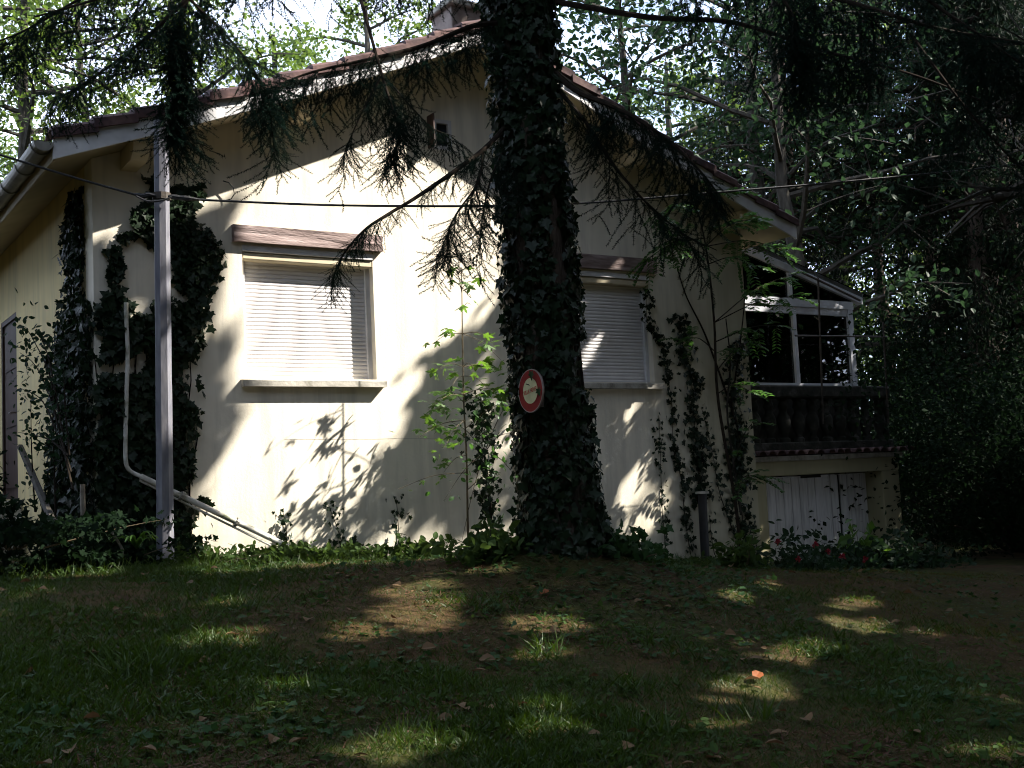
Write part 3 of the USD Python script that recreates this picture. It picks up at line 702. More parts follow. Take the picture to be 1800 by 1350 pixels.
c1 = thing("overhead_cable", "black overhead cable coming from the left edge to the pole", "cable")
part("wire", tube(cable_line([(-300, 175, 9.30), (-120, 235, 9.60), (0, 272, 9.85), (130, 312, 10.10), (240, 343, 10.20)], 30), .010, 6), M["cable"], c1)
part("clamp", tube(cable_line([(236, 341, 10.20), (250, 345, 10.20), (262, 342, 10.20), (276, 345, 10.20)], 8), [.008, .022, .026, .022, .026, .022, .016, .01], 8), M["cable"], c1, "black tapered cable clamp")
part("tail", tube(cable_line([(240, 345, 10.17), (262, 354, 10.15), (286, 352, 10.14), (302, 346, 10.17)], 12), .009, 6), M["cable"], c1, "loop of spare cable round the pole")
c2 = thing("overhead_cable", "black overhead cable running from the pole behind the ivied trunk to the right edge", "cable")
part("wire", tube(cable_line([(300, 346, 10.20), (370, 352, 10.25), (600, 361, 10.40), (870, 362, 10.60), (1040, 356, 10.70), (1250, 339, 10.80), (1500, 318, 11.00), (1800, 288, 11.20), (2100, 250, 11.40), (2500, 190, 11.80)], 80), .0105, 6), M["cable"], c2)
part("clamp", tube(cable_line([(296, 345, 10.20), (312, 347, 10.20), (330, 349, 10.20), (352, 351, 10.23)], 8), [.012, .024, .024, .02, .026, .022, .016, .009], 8), M["cable"], c2, "black tapered cable clamp")

# ================================================================== VEGETATION
UP = np.array([0, 0, 1.0])


def crown_leaves(temp, anchors, n, spread, size, r, droop=.0, flat=.6):
    """n leaves scattered round the twig points."""
    p = anchors[r.integers(0, len(anchors), n)] + r.normal(size=(n, 3)) * spread
    nor = unit(randdir(n, r) * (1 - flat) + UP * flat); tip = unit(randdir(n, r) - UP * droop)
    return p, frames(tip, nor), size * (.7 + .6 * r.random(n))


def tree_skeleton(r, h, rad, z0, trunk_r, nlimb, sub=6, lean=(0, 0), rise=.5, profile=None, at=None):
    clear = lambda q: at is None or shade_keep(q + at).min() > .45
    tz = np.linspace(0, 1, 10)
    wob = np.cumsum(r.normal(size=(10, 2)) * .05, 0) * h / 10
    tr = np.stack([wob[:, 0] + lean[0] * tz * h, wob[:, 1] + lean[1] * tz * h, -.4 + tz * (h * .93 + .4)], 1)
    nt_ = 10
    while at is not None and nt_ > 4 and shade_keep(tr[nt_ - 2:nt_] + at).min() < .6: nt_ -= 1
    trunk = tube(tr[:nt_], (trunk_r * (1 - .82 * tz) * np.where(tz < .08, 1.25, 1))[:nt_], 9)
    limbs, anchors = [], []
    prof = profile or (lambda s: math.sin(math.pi * (.18 + .8 * s)) ** .8)
    for i in range(nlimb):
        s = (i + .5) / nlimb; z = z0 + (h * .9 - z0) * s
        base = np.array([np.interp(z, tr[:, 2], tr[:, k]) for k in range(3)])
        az = i * 2.399 + r.normal() * .4; L = rad * prof(s) * (.75 + .5 * r.random())
        d = np.array([math.cos(az), math.sin(az), rise * (.3 + .9 * r.random())])
        t = np.linspace(0, 1, 6)[:, None]
        pts = base + d * L * t + np.array([0, 0, -.25 * L]) * t ** 2 + np.cumsum(r.normal(size=(6, 3)) * .05 * L, 0) * t
        if clear(pts[1:]): limbs.append(tube(pts, np.linspace(trunk_r * .32 * (1 - .6 * s) + .012, .008, 6), 5, cap=False))
        for k in range(sub):
            f = .3 + .7 * (k + r.random()) / sub; b = pts[int(f * 5 - 1e-6)]
            dd = unit(d + r.normal(size=3) * .9); l2 = L * .35 * (1.1 - .5 * f) + .15
            sp = b + dd * l2 * np.linspace(0, 1, 4)[:, None] + np.array([0, 0, -.12 * l2]) * np.linspace(0, 1, 4)[:, None] ** 2
            limbs.append(tube(sp, np.linspace(.016, .005, 4), 3, cap=False)) if clear(sp) else None; anchors.append(sp[1:]); anchors.append(sp[2:])
        anchors.append(pts[2:])
    return trunk, join(limbs), np.vstack(anchors)


def broad_proto(name, label, seed, h, rad, z0, trunk_r, nleaf, size, mat_leaf, loc, spread=.28, nlimb=26, group="", rotz=0., scale=1., temp=DIAMOND, sub=6, bark="bark_grey"):
    r = np.random.default_rng(seed)
    tk, lb, an = tree_skeleton(r, h, rad, z0, trunk_r, nlimb, sub)
    t = thing(name, label, "tree", group, loc, rotz, scale)
    part("trunk", tk, M[bark], t); part("limbs", lb, M[bark], t, kind="stuff")
    part("crown", scatter(temp, *crown_leaves(temp, an, nleaf, spread, size, r)), M[mat_leaf], t)
    return t


def conifer_parts(r, h, rad, z0, trunk_r, n, size):
    trunk, limbs, anchors = tree_skeleton(r, h, rad, z0, trunk_r, 46, 5, rise=.12, profile=lambda s: (1.02 - s) ** .75)
    p = anchors[r.integers(0, len(anchors), n)] + r.normal(size=(n, 3)) * [.22, .22, .10]
    p[:, 2] -= np.abs(r.normal(size=n)) * .22
    tip = unit(randdir(n, r) * .7 - UP * .75); nor = randdir(n, r)
    return trunk, limbs, (p, frames(tip, nor), size * (.6 + .8 * r.random(n)))


NARROW = (np.array([(0, 0, 0), (.13, .4, .03), (0, 1, -.05), (-.13, .4, .03)]), np.array([(0, 1, 2), (0, 2, 3)]))


def gpos(px, D):
    c = CAM + ray((px, 800)) * D
    return np.array([c[0], c[1], float(ground(c[0], c[1])) - .05])


# ------------------------------------------------------------------ trees behind and beside the house
BG = "leafy trees rising behind the house"
p1 = broad_proto("leafy_tree", "tall sunlit pale green tree at the far left behind the house eave", 11, 15, 5.2, 2.0, .30, 10500, .16, "leaf_a", gpos(20, 26), group=BG)
p2 = broad_proto("leafy_tree", "fine-leaved tree showing its thin dark limbs left of the chimney", 12, 17, 5.0, 3.0, .26, 8000, .15, "leaf_a", gpos(330, 27), group=BG, spread=.22)
p3 = broad_proto("leafy_tree", "dark green broad tree above the right roof slope", 13, 15, 5.0, 1.5, .32, 6000, .15, "leaf_b", gpos(1330, 26), group=BG)
p4 = broad_proto("leafy_tree", "loose tree with rounded leaves against white sky just right of the big trunk", 14, 14, 4.2, 3.5, .22, 5200, .15, "leaf_b", gpos(1120, 24), group=BG, spread=.2, temp=OVAL)
for src, px, D, rz, sc, lab in (
        (p2, 170, 30, 1.2, 1.0, "slender tree between the far left tree and the left roof slope"),
        (p1, 520, 34, 2.1, 1.1, "yellow-green tree whose top shows over the middle of the left roof slope"),
        (p2, 690, 36, .4, 1.15, "thin-crowned tree just left of the chimney against white sky"),
        (p3, 860, 38, 4.0, 1.0, "far tree hidden mostly by the ivied trunk behind the roof ridge"),
        (p1, 1230, 34, 3.3, 1.0, "sunlit tree low over the right roof slope"),
        (p2, 1490, 34, 5.1, 1.05, "broad tree right above the glass veranda"),
        (p4, 1430, 22, 2.6, 1.0, "open tree with sky holes right of the gable's lower roof corner"),
        (p2, 1620, 38, .9, 1.1, "tall far tree right of the veranda"),
        (p1, 1450, 36, 1.9, .75, "small bright tree seen through the right veranda pane"),
        (p2, -120, 24, 3.9, 1.0, "tree at the very left edge beside the gutter"),
        (p1, -60, 34, 5.5, .9, "yellowish low tree under the left gutter at the picture edge")):
    copy_of(src, "leafy_tree", lab, "tree", BG, gpos(px, D), rz, sc)

CG = "dark conifers at the right edge of the garden"
r = np.random.default_rng(31)
tk, lb, lv = conifer_parts(r, 14, 2.5, .7, .28, 30000, .13)
con = thing("conifer", "tall black conifer with thick trunk at the right side of the picture", "conifer", CG, gpos(1730, 23))
part("trunk", tk, M["bark"], con); part("limbs", lb, M["twig"], con, kind="stuff"); part("crown", scatter(NARROW, *lv), M["leaf_c"], con)
for px, D, rz, sc, lab in ((1745, 34, 1, 1.1, "dark conifer far behind the thick trunk"), (1835, 23, 2.2, 1.0, "nearest dark conifer cut by the right edge"), (1780, 28, 3, 1.15, "conifer between the thick trunk and the right edge, further back"),
                           (1960, 25, 5, 1.1, "conifer just outside the right edge whose boughs reach in"), (1815, 33, .5, 1.2, "tall rear conifer whose top reaches the upper right corner"),
                           (1880, 32, 1.7, 1.4, "highest rear conifer at the upper right corner")):
    copy_of(con, "conifer", lab, "conifer", CG, gpos(px, D), rz, sc)

r = np.random.default_rng(37)
tk, lb, lv = conifer_parts(r, 15, 3.4, 7.0, .22, 11500, .15)
pin = thing("tall_conifer", "tall conifer with a bare lower trunk above the veranda's roof end", "conifer", CG, gpos(1440, 27))
part("trunk", tk, M["bark"], pin); part("limbs", lb, M["twig"], pin, kind="stuff"); part("crown", scatter(NARROW, *lv), M["leaf_c"], pin)
for px, D, rz, sc, lab in ((1570, 30, 1.1, 1.05, "bare-trunked conifer over the bright gap right of the veranda"), (1655, 26, 2.3, 1.0, "bare-trunked conifer left of the thick black conifer"), (1500, 38, 3.7, 1.2, "far bare-trunked conifer between the veranda and the gap"), (1330, 33, 4.4, 1.0, "bare-trunked conifer over the right roof slope"), (1760, 24, 5.2, 1.1, "bare-trunked conifer at the upper right corner")):
    copy_of(pin, "tall_conifer", lab, "conifer", CG, gpos(px, D), rz, sc)

# understorey: shrubs that close the view under the trees
r = np.random.default_rng(33)
an = r.normal(size=(260, 3)) * [1.3, 1.1, .8] + [0, 0, 1.3]; an = an[an[:, 2] > 0]
shr = thing("wild_shrub", "dark shrub filling the shade right of the garage", "shrub", "shrubs under the trees", gpos(1840, 21))
part("foliage", scatter(DIAMOND, *crown_leaves(DIAMOND, an, 26000, .25, .075, r)), M["leaf_d"], shr)
part("stems", [tube(smooth_line([(0, 0, -.2), a * [.4, .4, .5], a], 5), [.03, .025, .018, .012, .006], 4, False) for a in an[:30]], M["twig"], shr, kind="stuff")
for px, D, rz, sc, lab in ((1750, 21, 2, .9, "shrub at the foot of the thick conifer trunk"), (1800, 17.5, 3, 1.1, "shrub at the right edge in deep shade"), 
 (1740, 30, 1, 1.5, "large far shrub between the conifer trunks"), (1850, 24, 2, 1.8, "big shrub beyond the right edge conifer"), 
                           (-40, 20, 2.2, 1.4, "shrub at the left edge beyond the doorstep"), (-150, 17, .7, 1.3, "shrub further left of the doorstep"), (1780, 36, 2.0, 2.2, "far wide shrub behind the conifers"), (-60, 40, 2.9, 2.4, "far tall shrub beyond the left wall")):
    copy_of(shr, "wild_shrub", lab, "shrub", "shrubs under the trees", gpos(px, D), rz, sc)

# ------------------------------------------------------------------ trees on the sun's side (outside the picture), crowns shaped to cast the shade
SHADE = []
SG = "shade trees standing right of the camera"
for i, (x, y, h, rad, lab) in enumerate(((8.5, -10.5, 13, 4.6, "broad shade tree nearest the camera"), (13.5, -7.0, 14, 4.8, "broad shade tree right of the garage"), (19.5, -7.5, 14, 5.0, "far right shade tree"),
                                         (4.5, -15.5, 13, 4.8, "shade tree behind the camera"), (12.5, -14.0, 15, 5.2, "tall shade tree in the second row"), (17.0, -12.5, 15, 5.0, "tall shade tree at the far right"), (9.5, -5.4, 16, 4.2, "slim shade tree before the gable"), (14.0, -3.4, 11, 3.6, "shade tree standing off the garage corner"), (10.9, -4.3, 15.5, 3.6, "shade tree between the slim one and the garage corner"))):
    r = np.random.default_rng(50 + i)
    g0 = np.array([x, y, float(ground(x, y)) - .1])
    tk, lb, an = tree_skeleton(r, h, rad, 4.2, .26, 60, 6, at=g0)
    p, rot, sz = crown_leaves(DIAMOND, an, 28000, .36, .215, r)
    keep = np.minimum(shade_keep(p + g0), shade_keep(p + g0 + rot[:, :, 1] * sz[:, None])) > r.random(len(p)) * .97
    SHADE.append((p[keep] + g0, sz[keep]))
    qx, qy, qz = project(p + g0)
    keep &= ~((qz > 0) & (qx > -40) & (qx < 1840) & (qy > -60) & (qy < 1400))
    t = thing("shade_tree", lab, "tree", SG, g0)
    part("trunk", tk, M["bark_grey"], t); part("limbs", tube([(0, 0, 3.5), (0, 0, 4)], .02, 3) if False else lb, M["bark_grey"], t, kind="stuff")
    part("crown", scatter(DIAMOND, p[keep], rot[keep], sz[keep]), M["leaf_b"], t)

# unseen trees added behind and left of the camera to cut the sky light
OG = "unseen trees added round the garden to block sky light"
ring0 = broad_proto("garden_tree", "full tree behind the camera on the left", 61, 14, 5.6, 1.2, .3, 17000, .30, "leaf_b", np.array([-12.5, -9.0, -1.3]), group=OG, spread=.42)
for x, y, rz, sc, lab in ((-12, -1.5, 1, 1, "full tree left of the house wall, nearest the camera"), (-13.5, 6, 2, 1.1, "full tree left of the house, further back"), (-9.5, -16, 3, 1.05, "full tree behind the camera, second from the left"), (-3.5, -19.5, 4, 1.1, "full tree straight behind the camera"),
                          (1.5, -21, 5, 1.0, "full tree behind the camera on the right"), (-16, -19, .5, 1.3, "tall tree far behind the camera on the left"), (-6, -26, 1.5, 1.4, "tall tree far behind the camera"), (7, -24, 2.5, 1.4, "tall tree far behind the camera on the right"), (-19, -4, 3.5, 1.4, "tall tree far left of the house"), (-7.6, -5.5, .8, .62, "small tree at the left edge of the lawn"), (-6.9, .8, 2.2, .62, "small tree facing the side door"), (-7.5, 5.5, 4.2, .7, "small tree beyond the side door")):
    copy_of(ring0, "garden_tree", lab, "tree", OG, (x, y, float(ground(x, y)) - .1), rz, sc)

# ------------------------------------------------------------------ the big cedar with its ivy
T0, T1 = TRUNK_BASE, CAM + ray((908, -10)) * 9.05
T0 = T0.copy(); T0[2] = float(ground(T0[0], T0[1])) - .15
TD = (T1 - T0) / (T1[2] - T0[2])


def tp(z): return T0 + TD * (z - T0[2])


def trad(z):
    z = np.asarray(z, float) - T0[2]
    return np.interp(z, [0, .15, .5, 1.2, 4.5, 10], [.36, .315, .265, .245, .215, .15])


tz = np.concatenate([np.linspace(T0[2] - .2, T0[2] + 6, 40), [T0[2] + 9]])
th = np.arange(22) * 2 * np.pi / 22
ring = np.stack([np.cos(th), np.sin(th), 0 * th], 1)
pp = np.array([tp(z) for z in tz])[:, None] + ring[None] * trad(tz)[:, None, None]
fl = 1 + .16 * (meshkit.fbm(np.stack([np.broadcast_to(th * 2.2, pp.shape[:2]), np.broadcast_to(tz[:, None] * 1.2, pp.shape[:2]), 0 * pp[..., 0]], -1), 3) - .5)
pp = np.array([tp(z) for z in tz])[:, None] + ring[None] * (trad(tz)[:, None] * fl)[..., None]
i, j = np.meshgrid(np.arange(len(tz) - 1), np.arange(22), indexing="ij")
tq = np.stack([i * 22 + j, i * 22 + (j + 1) % 22, (i + 1) * 22 + (j + 1) % 22, (i + 1) * 22 + j], -1).reshape(-1, 4)
cedar = thing("cedar_tree", "large cedar with ivy covered trunk in the middle and drooping needle boughs", "tree")
part("trunk", (pp.reshape(-1, 3), tq), M["bark"], cedar, smooth=True)


# --- sprays of needles: one twig with side twigs, bristling with needles; eight variants, hung along the boughs
def make_spray(r, L=.45, side=5, curl=.3):
    tw = []
    t = np.linspace(0, 1, 8)[:, None]; d = np.array([0, 1.0, 0])
    main = d * L * t + np.array([0, 0, -curl * L]) * t ** 2 + np.cumsum(r.normal(size=(8, 3)) * .012, 0) * t
    tw.append((main, .003))
    for k in range(side):
        f = .15 + .75 * (k + r.random() * .6) / side; b = np.array([np.interp(f, t[:, 0], main[:, q]) for q in range(3)])
        s = 1 if k % 2 else -1; l2 = L * (.7 - .4 * f) * (.6 + .8 * r.random())
        dd = unit(np.array([s * .8, .75, -.25 + .25 * r.normal()]))
        sp = b + dd * l2 * np.linspace(0, 1, 5)[:, None] + np.array([0, 0, -.35 * l2]) * np.linspace(0, 1, 5)[:, None] ** 2
        tw.append((sp, .0022))
    wood = join([tube(p, np.linspace(w, .001, len(p)), 3, False) for p, w in tw])
    P, T = [], []
    for p, _ in tw:
        seg = np.diff(p, axis=0); ln = np.linalg.norm(seg, axis=1); tot = ln.sum(); n = max(3, int(tot / .0165))
        s = (np.arange(n) + .5) / n * tot; cum = np.concatenate([[0], np.cumsum(ln)])
        pos = np.stack([np.interp(s, cum, p[:, q]) for q in range(3)], 1)
        dirs = unit(np.stack([np.interp(s, cum, np.gradient(p[:, q])) for q in range(3)], 1))
        m = 7
        P.append(np.repeat(pos, m, 0)); T.append(unit(np.repeat(dirs, m, 0) * .75 + randdir(n * m, r)))
    P, T = np.vstack(P), np.vstack(T); nl = .016 + .012 * r.random(len(P))
    needle = (np.array([(-.13, 0, 0), (.13, 0, 0), (0, 1, 0)]), np.array([(0, 1, 2)]))
    return scatter(needle, P, frames(T, randdir(len(P), r)), nl), wood


rs = np.random.default_rng(77)
SPRAYS = [make_spray(rs, .42 + .12 * rs.random(), 4 + k % 4, .15 + .5 * rs.random()) for k in range(10)]


def bough(label, pix, r0, r1, nspray, length, hang, r, span=(0.12, 1.0), thick=1.0, side=0, jit=.28, along=.35):
    """A limb through the given places, hung with sprays."""
    line = smooth_line([CAM + ray(q[:2]) * q[2] for q in pix], 40)
    b = part("bough", tube(line, np.linspace(r0, r1, 40), 6), M["twig"], cedar, label)
    f = span[0] + (span[1] - span[0]) * r.random(nspray); k = np.clip((f * 39).astype(int), 0, 38)
    pos = line[k] + (line[k + 1] - line[k]) * r.random((nspray, 1))
    tan = unit(line[k + 1] - line[k])
    out = unit(np.cross(tan, UP)) * r.choice([-1, 1], (nspray, 1))
    d = unit(tan * (along + .6 * r.random((nspray, 1))) + out * (1.0 * r.random((nspray, 1))) - UP * hang * (.55 + .7 * r.random((nspray, 1))) + r.normal(size=(nspray, 3)) * jit)
    size = length * (.6 + .8 * r.random(nspray)) / .48
    kp = np.minimum(shade_keep(pos + d * length * .3), shade_keep(pos + d * length * .8)) > r.random(nspray)
    pos, d, size, nspray = pos[kp], d[kp], size[kp], int(kp.sum())
    nor = unit(np.cross(np.cross(d, UP), d) + r.normal(size=(nspray, 3)) * .35)
    rot = frames(d, nor); var = r.integers(0, len(SPRAYS), nspray); N, Wd = [], []
    for v in range(len(SPRAYS)):
        m = var == v
        if m.any():
            N.append(scatter(SPRAYS[v][0], pos[m], rot[m], size[m])); Wd.append(scatter(SPRAYS[v][1], pos[m], rot[m], size[m]))
    part("needles", N, M["needle"], b, kind="stuff"); part("twigs", Wd, M["twig"], b, kind="stuff")
    return line


rb = np.random.default_rng(88)
bough("long bough reaching down left to the window lintel", [(905, 205, 9.0), (855, 258, 8.6), (800, 300, 8.3), (730, 348, 8.0), (680, 378, 7.8), (640, 405, 7.7), (605, 445, 7.6), (588, 480, 7.6)], .022, .003, 80, .19, .45, rb, (.05, 1), along=.7)
bough("short side bough below the long one", [(850, 262, 8.6), (840, 320, 8.4), (800, 380, 8.3), (775, 440, 8.3)], .01, .003, 44, .28, 1.1, rb, (.0, 1))
bough("twig clump close to the trunk above the sign", [(900, 240, 9.0), (868, 300, 8.7), (850, 370, 8.6), (842, 440, 8.6)], .010, .003, 34, .30, 1.0, rb, (.0, 1))
bough("hanging bough over the sunlit gable", [(600, -120, 7.6), (640, 20, 7.4), (668, 120, 7.3), (690, 190, 7.2), (702, 232, 7.2), (690, 275, 7.2)], .014, .002, 46, .26, .9, rb, (.3, 1))
bough("left fork over the gable", [(672, 130, 7.3), (640, 190, 7.25), (615, 245, 7.2), (600, 285, 7.2)], .006, .002, 18, .22, .8, rb, (.1, 1))
bough("right fork towards the attic window", [(690, 150, 7.3), (725, 190, 7.3), (760, 225, 7.3), (800, 240, 7.4)], .006, .002, 18, .22, .7, rb, (.1, 1))
bough("dense dark bough hanging before the left roof", [(470, -180, 6.8), (360, -60, 6.6), (322, 20, 6.5), (318, 90, 6.5), (316, 160, 6.5), (305, 230, 6.5)], .02, .004, 120, .26, .7, rb, (.35, 1), jit=.3)
bough("left fork of the dense dark bough", [(345, -20, 6.5), (280, 45, 6.4), (215, 100, 6.4), (150, 145, 6.35), (88, 182, 6.3)], .012, .003, 80, .20, .35, rb, (.05, 1))
bough("right fork of the dense dark bough", [(335, 0, 6.5), (395, 60, 6.5), (440, 115, 6.5), (470, 170, 6.5), (482, 262, 6.5)], .010, .002, 60, .24, .7, rb, (.05, 1))
bough("bough running along the left roof edge", [(905, 40, 9.0), (835, 45, 8.7), (745, 80, 8.4), (645, 105, 8.1), (545, 128, 7.9), (450, 165, 7.7)], .024, .004, 95, .32, 1.0, rb, (.1, 1))
bough("upper left bough", [(900, -60, 9.0), (760, -70, 8.4), (600, -60, 7.9), (430, -40, 7.4), (250, -20, 7.0), (60, 30, 6.8)], .028, .005, 70, .36, 1.0, rb, (.1, 1))
bough("far left upper bough", [(420, -120, 7.6), (240, -60, 7.4), (120, 10, 7.3), (30, 60, 7.2), (-60, 90, 7.2)], .014, .003, 60, .30, .7, rb, (.2, 1))
bough("right bough sweeping down over the second window", [(955, 110, 9.0), (1015, 160, 8.8), (1085, 190, 8.6), (1155, 232, 8.5), (1230, 300, 8.4), (1290, 380, 8.4)], .028, .004, 66, .36, 1.1, rb, (.08, 1))
bough("thin right bough falling past the gable", [(965, 140, 9.0), (1030, 215, 8.8), (1075, 285, 8.7), (1130, 350, 8.6), (1200, 410, 8.6), (1260, 440, 8.6)], .018, .003, 52, .30, .8, rb, (.08, 1))
bough("high right bough over the whole right side", [(940, -60, 9.0), (1120, -55, 8.5), (1300, -40, 8.0), (1480, 0, 7.6), (1650, 50, 7.3), (1830, 80, 7.2)], .03, .006, 105, .40, 1.0, rb, (.15, 1))
bough("curtain of boughs at the upper right", [(1330, -60, 7.6), (1390, 20, 7.5), (1400, 80, 7.5), (1405, 150, 7.5)], .012, .003, 60, .3, .9, rb, (.2, 1), jit=.25)
bough("second high right bough", [(960, 0, 9.0), (1140, 30, 8.7), (1290, 40, 8.4), (1450, 90, 8.1), (1600, 130, 7.9), (1760, 190, 7.8)], .024, .005, 75, .36, 1.0, rb, (.45, 1))
bough("dark bough in the upper right corner", [(1500, -120, 7.4), (1620, -10, 7.2), (1720, 60, 7.1), (1850, 150, 7.0)], .016, .004, 45, .34, .8, rb, (.2, 1))
bough("lowest right bough end", [(1600, 60, 7.6), (1690, 180, 7.5), (1760, 260, 7.4), (1830, 330, 7.4)], .012, .003, 34, .36, .8, rb, (.1, 1))

# the cedar's upper crown, above the picture
rc_ = np.random.default_rng(404)
_base = T0 * [1, 1, 0] + [0, 0, float(T0[2])]
_tk, _lb, _an = tree_skeleton(rc_, 15, 5.6, 5.6, .2, 44, 6, rise=.1, profile=lambda q: (1.05 - q) ** .7, at=_base)
_p, _rot, _sz = crown_leaves(NARROW, _an, 42000, .30, .26, rc_, droop=.6, flat=.5)
_q = _p + _base; _x, _y, _z = project(_q)
_k = (np.minimum(shade_keep(_q), shade_keep(_q + _rot[:, :, 1] * _sz[:, None])) > rc_.random(len(_q))) & ~((_z > 0) & (_x > -60) & (_x < 1860) & (_y > -110))
part("crown", scatter(NARROW, _q[_k], _rot[_k], _sz[_k]), M["needle"], cedar, "needle crown high above the lawn")

# --- ivy on the trunk: large leaves one by one, the rest as one mass
def ivy_leaves(surface, n, size, r):
    """surface(n) -> points and outward normals."""
    P, Nn = surface(n); P = P + Nn * (.01 + .06 * r.random((n, 1)) ** 2)
    nor = unit(Nn * 1.0 + UP * .35 + r.normal(size=(n, 3)) * .38); tip = unit(-UP + r.normal(size=(n, 3)) * .55)
    return P, frames(tip, nor), size * (.65 + .6 * r.random(n))


def single_leaves(P, rot, sz, host, mat_key, nbig=300, temp=IVY, name="leaf"):
    """The leaves that show largest (towards the camera, near) are parts of their own; the others one part."""
    v = unit(CAM - P); score = sz * np.abs(np.einsum("ni,ni->n", v, rot[:, :, 2])) / np.linalg.norm(P - CAM, axis=1) * (np.einsum("ni,ni->n", v, unit(P - HOSTC(P))) > -.1)
    qx, qy, qz = project(P); score = np.where((qx > 0) & (qx < 1800) & (qy > 0) & (qy < 1350), score, 0)
    cand = np.argsort(-score)[:nbig * 3]; pick = np.zeros(len(P), bool); pick[np.random.default_rng(3).permutation(cand)[:nbig]] = True
    for i in np.where(pick)[0]:
        part(name, scatter(temp, P[i:i + 1], rot[i:i + 1], sz[i:i + 1]), M[mat_key], host)
    return ~pick


ri = np.random.default_rng(99)


def trunk_surface(n):
    z = T0[2] + .05 + 5.6 * ri.random(n); a = ri.random(n) * 2 * np.pi
    dens = meshkit.fbm(np.stack([np.cos(a) * 1.6, np.sin(a) * 1.6, z * 1.1], 1), 3, 4)
    sel = dens > .405 - .2 * np.clip((.8 - z) / .8, 0, 1); z, a = z[sel], a[sel]
    c = T0 + TD * (z - T0[2])[:, None]; nn = np.stack([np.cos(a), np.sin(a), 0 * a], 1)
    return c + nn * (trad(z)[:, None] * 1.02), nn


P, Nn = trunk_surface(12000)
n = len(P); P = P + Nn * (.005 + .075 * ri.random((n, 1)) ** 1.6)
nor = unit(Nn + UP * .35 + ri.normal(size=(n, 3)) * .38); tip = unit(-UP + ri.normal(size=(n, 3)) * .55)
rot, sz = frames(tip, nor), .062 * (.45 + 1.1 * ri.random(n) ** 1.6)
HOSTC = lambda Q: T0 + TD * (Q[:, 2:3] - T0[2])
ivy1 = thing("ivy", "dark ivy climbing the whole trunk of the big cedar", "ivy")
rest = single_leaves(P, rot, sz, ivy1, "ivy")
part("leaves", scatter(IVY, P[rest], rot[rest], sz[rest]), M["ivy"], ivy1, kind="stuff")
for k in range(12):
    a = k * 2 * np.pi / 12 + ri.normal() * .2; zs = np.linspace(T0[2] - .1, T0[2] + 5, 16); aa = a + np.cumsum(ri.normal(size=16) * .08)
    c = T0 + TD * (zs - T0[2])[:, None]
    part("stem", tube(c + np.stack([np.cos(aa), np.sin(aa), 0 * aa], 1) * (trad(zs)[:, None] + .012), np.linspace(.016, .006, 16), 5, False), M["twig"], ivy1)

# --- ivy on the house corner
def facade_ivy(n):
    x = -.02 + 1.35 * ri.random(n); z = -.7 + 4.0 * ri.random(n)
    right = np.interp(z, [-.7, 0, .8, 1.4, 2.0, 2.5, 2.9, 3.3], [1.0, .84, .82, .90, 1.06, 1.12, .98, 1.0]); left = np.interp(z, [-.7, 1.45, 1.7, 2.0, 2.4, 2.75, 2.9, 3.3], [-.05, -.05, .05, .16, .20, .34, .6, .62])
    edge = .22 * (meshkit.fbm(np.stack([x * 4, z * 4, 0 * x], 1), 3, 8) - .5) * 2 - .10 * ri.random(n) ** 3 + .09 * ri.random(n) ** 6
    d = meshkit.fbm(np.stack([x * 1.8, z * 1.8, 0 * x + 3], 1), 3, 2)
    s = (x < right + edge) & (x > left + edge) & ((d > np.interp(z, [1.0, 1.7, 2.4], [.30, .45, .47]) + .05 * np.clip((.7 - x) / .3, 0, 1) * (z > 1.7)) | (z < 1.2)) & ~((z > 2.0) & (z < 2.62) & (x < .75) & (d < .5))
    x, z = x[s], z[s]
    return np.stack([x, 0 * x, z], 1), np.tile([0, -1.0, 0], (len(x), 1))


def side_ivy(n):
    y = 2.0 * ri.random(n); z = -.7 + 3.75 * ri.random(n)
    far = np.interp(z, [-.7, .2, 1.0, 1.6, 2.2, 2.7, 3.05], [1.75, 1.7, 1.4, 1.35, 1.05, 1.1, .7]); near = np.interp(z, [-.7, 1.8, 2.0, 3.05], [0, 0, .28, .30])
    e = .25 * (meshkit.fbm(np.stack([y * 3, z * 3, 0 * y + 7], 1), 3, 8) - .5) * 2
    d = meshkit.fbm(np.stack([y * 7, z * .7, 0 * y + 3], 1), 3, 5)
    s = (y < far + e) & (y > near) & ((d > .53) | (z < 1.5 + .5 * ri.random(n)))
    y, z = y[s], z[s]
    return np.stack([0 * y, y, z], 1), np.tile([-1.0, 0, 0], (len(y), 1))


def thicken(P, Nn):
    n = len(P); z = P[:, 2:3]
    depth = np.interp(z, [-.7, 1.6, 2.2, 3.3], [.15, .13, .07, .05])
    return P + Nn * (.01 + depth * ri.random((n, 1)) ** 1.3)


ivy2 = thing("ivy", "thick dark ivy wrapping the left corner of the house behind the pole", "ivy")
P1, N1 = facade_ivy(11000); P2, N2 = side_ivy(7000)
P = np.vstack([thicken(P1, N1), thicken(P2, N2)]); Nn = np.vstack([N1, N2]); n = len(P)
nor = unit(Nn + UP * .4 + ri.normal(size=(n, 3)) * .4); tip = unit(-UP + ri.normal(size=(n, 3)) * .6)
rot, sz = frames(tip, nor), .075 * (.55 + .75 * ri.random(n))
HOSTC = lambda Q: Q * [1, 1, 1] + [1.0, 1.0, 0]
rest = single_leaves(P, rot, sz, ivy2, "ivy")
part("leaves", scatter(IVY, P[rest], rot[rest], sz[rest]), M["ivy"], ivy2, kind="stuff")
for k in range(9):
    x0 = .08 + .1 * k; zs = np.linspace(-.7, 1.2 + .6 * ri.random(), 12)
    part("stem", tube(np.stack([x0 + np.cumsum(ri.normal(size=12) * .03), -.012 + 0 * zs, zs], 1), np.linspace(.014, .005, 12), 4, False), M["twig"], ivy2)


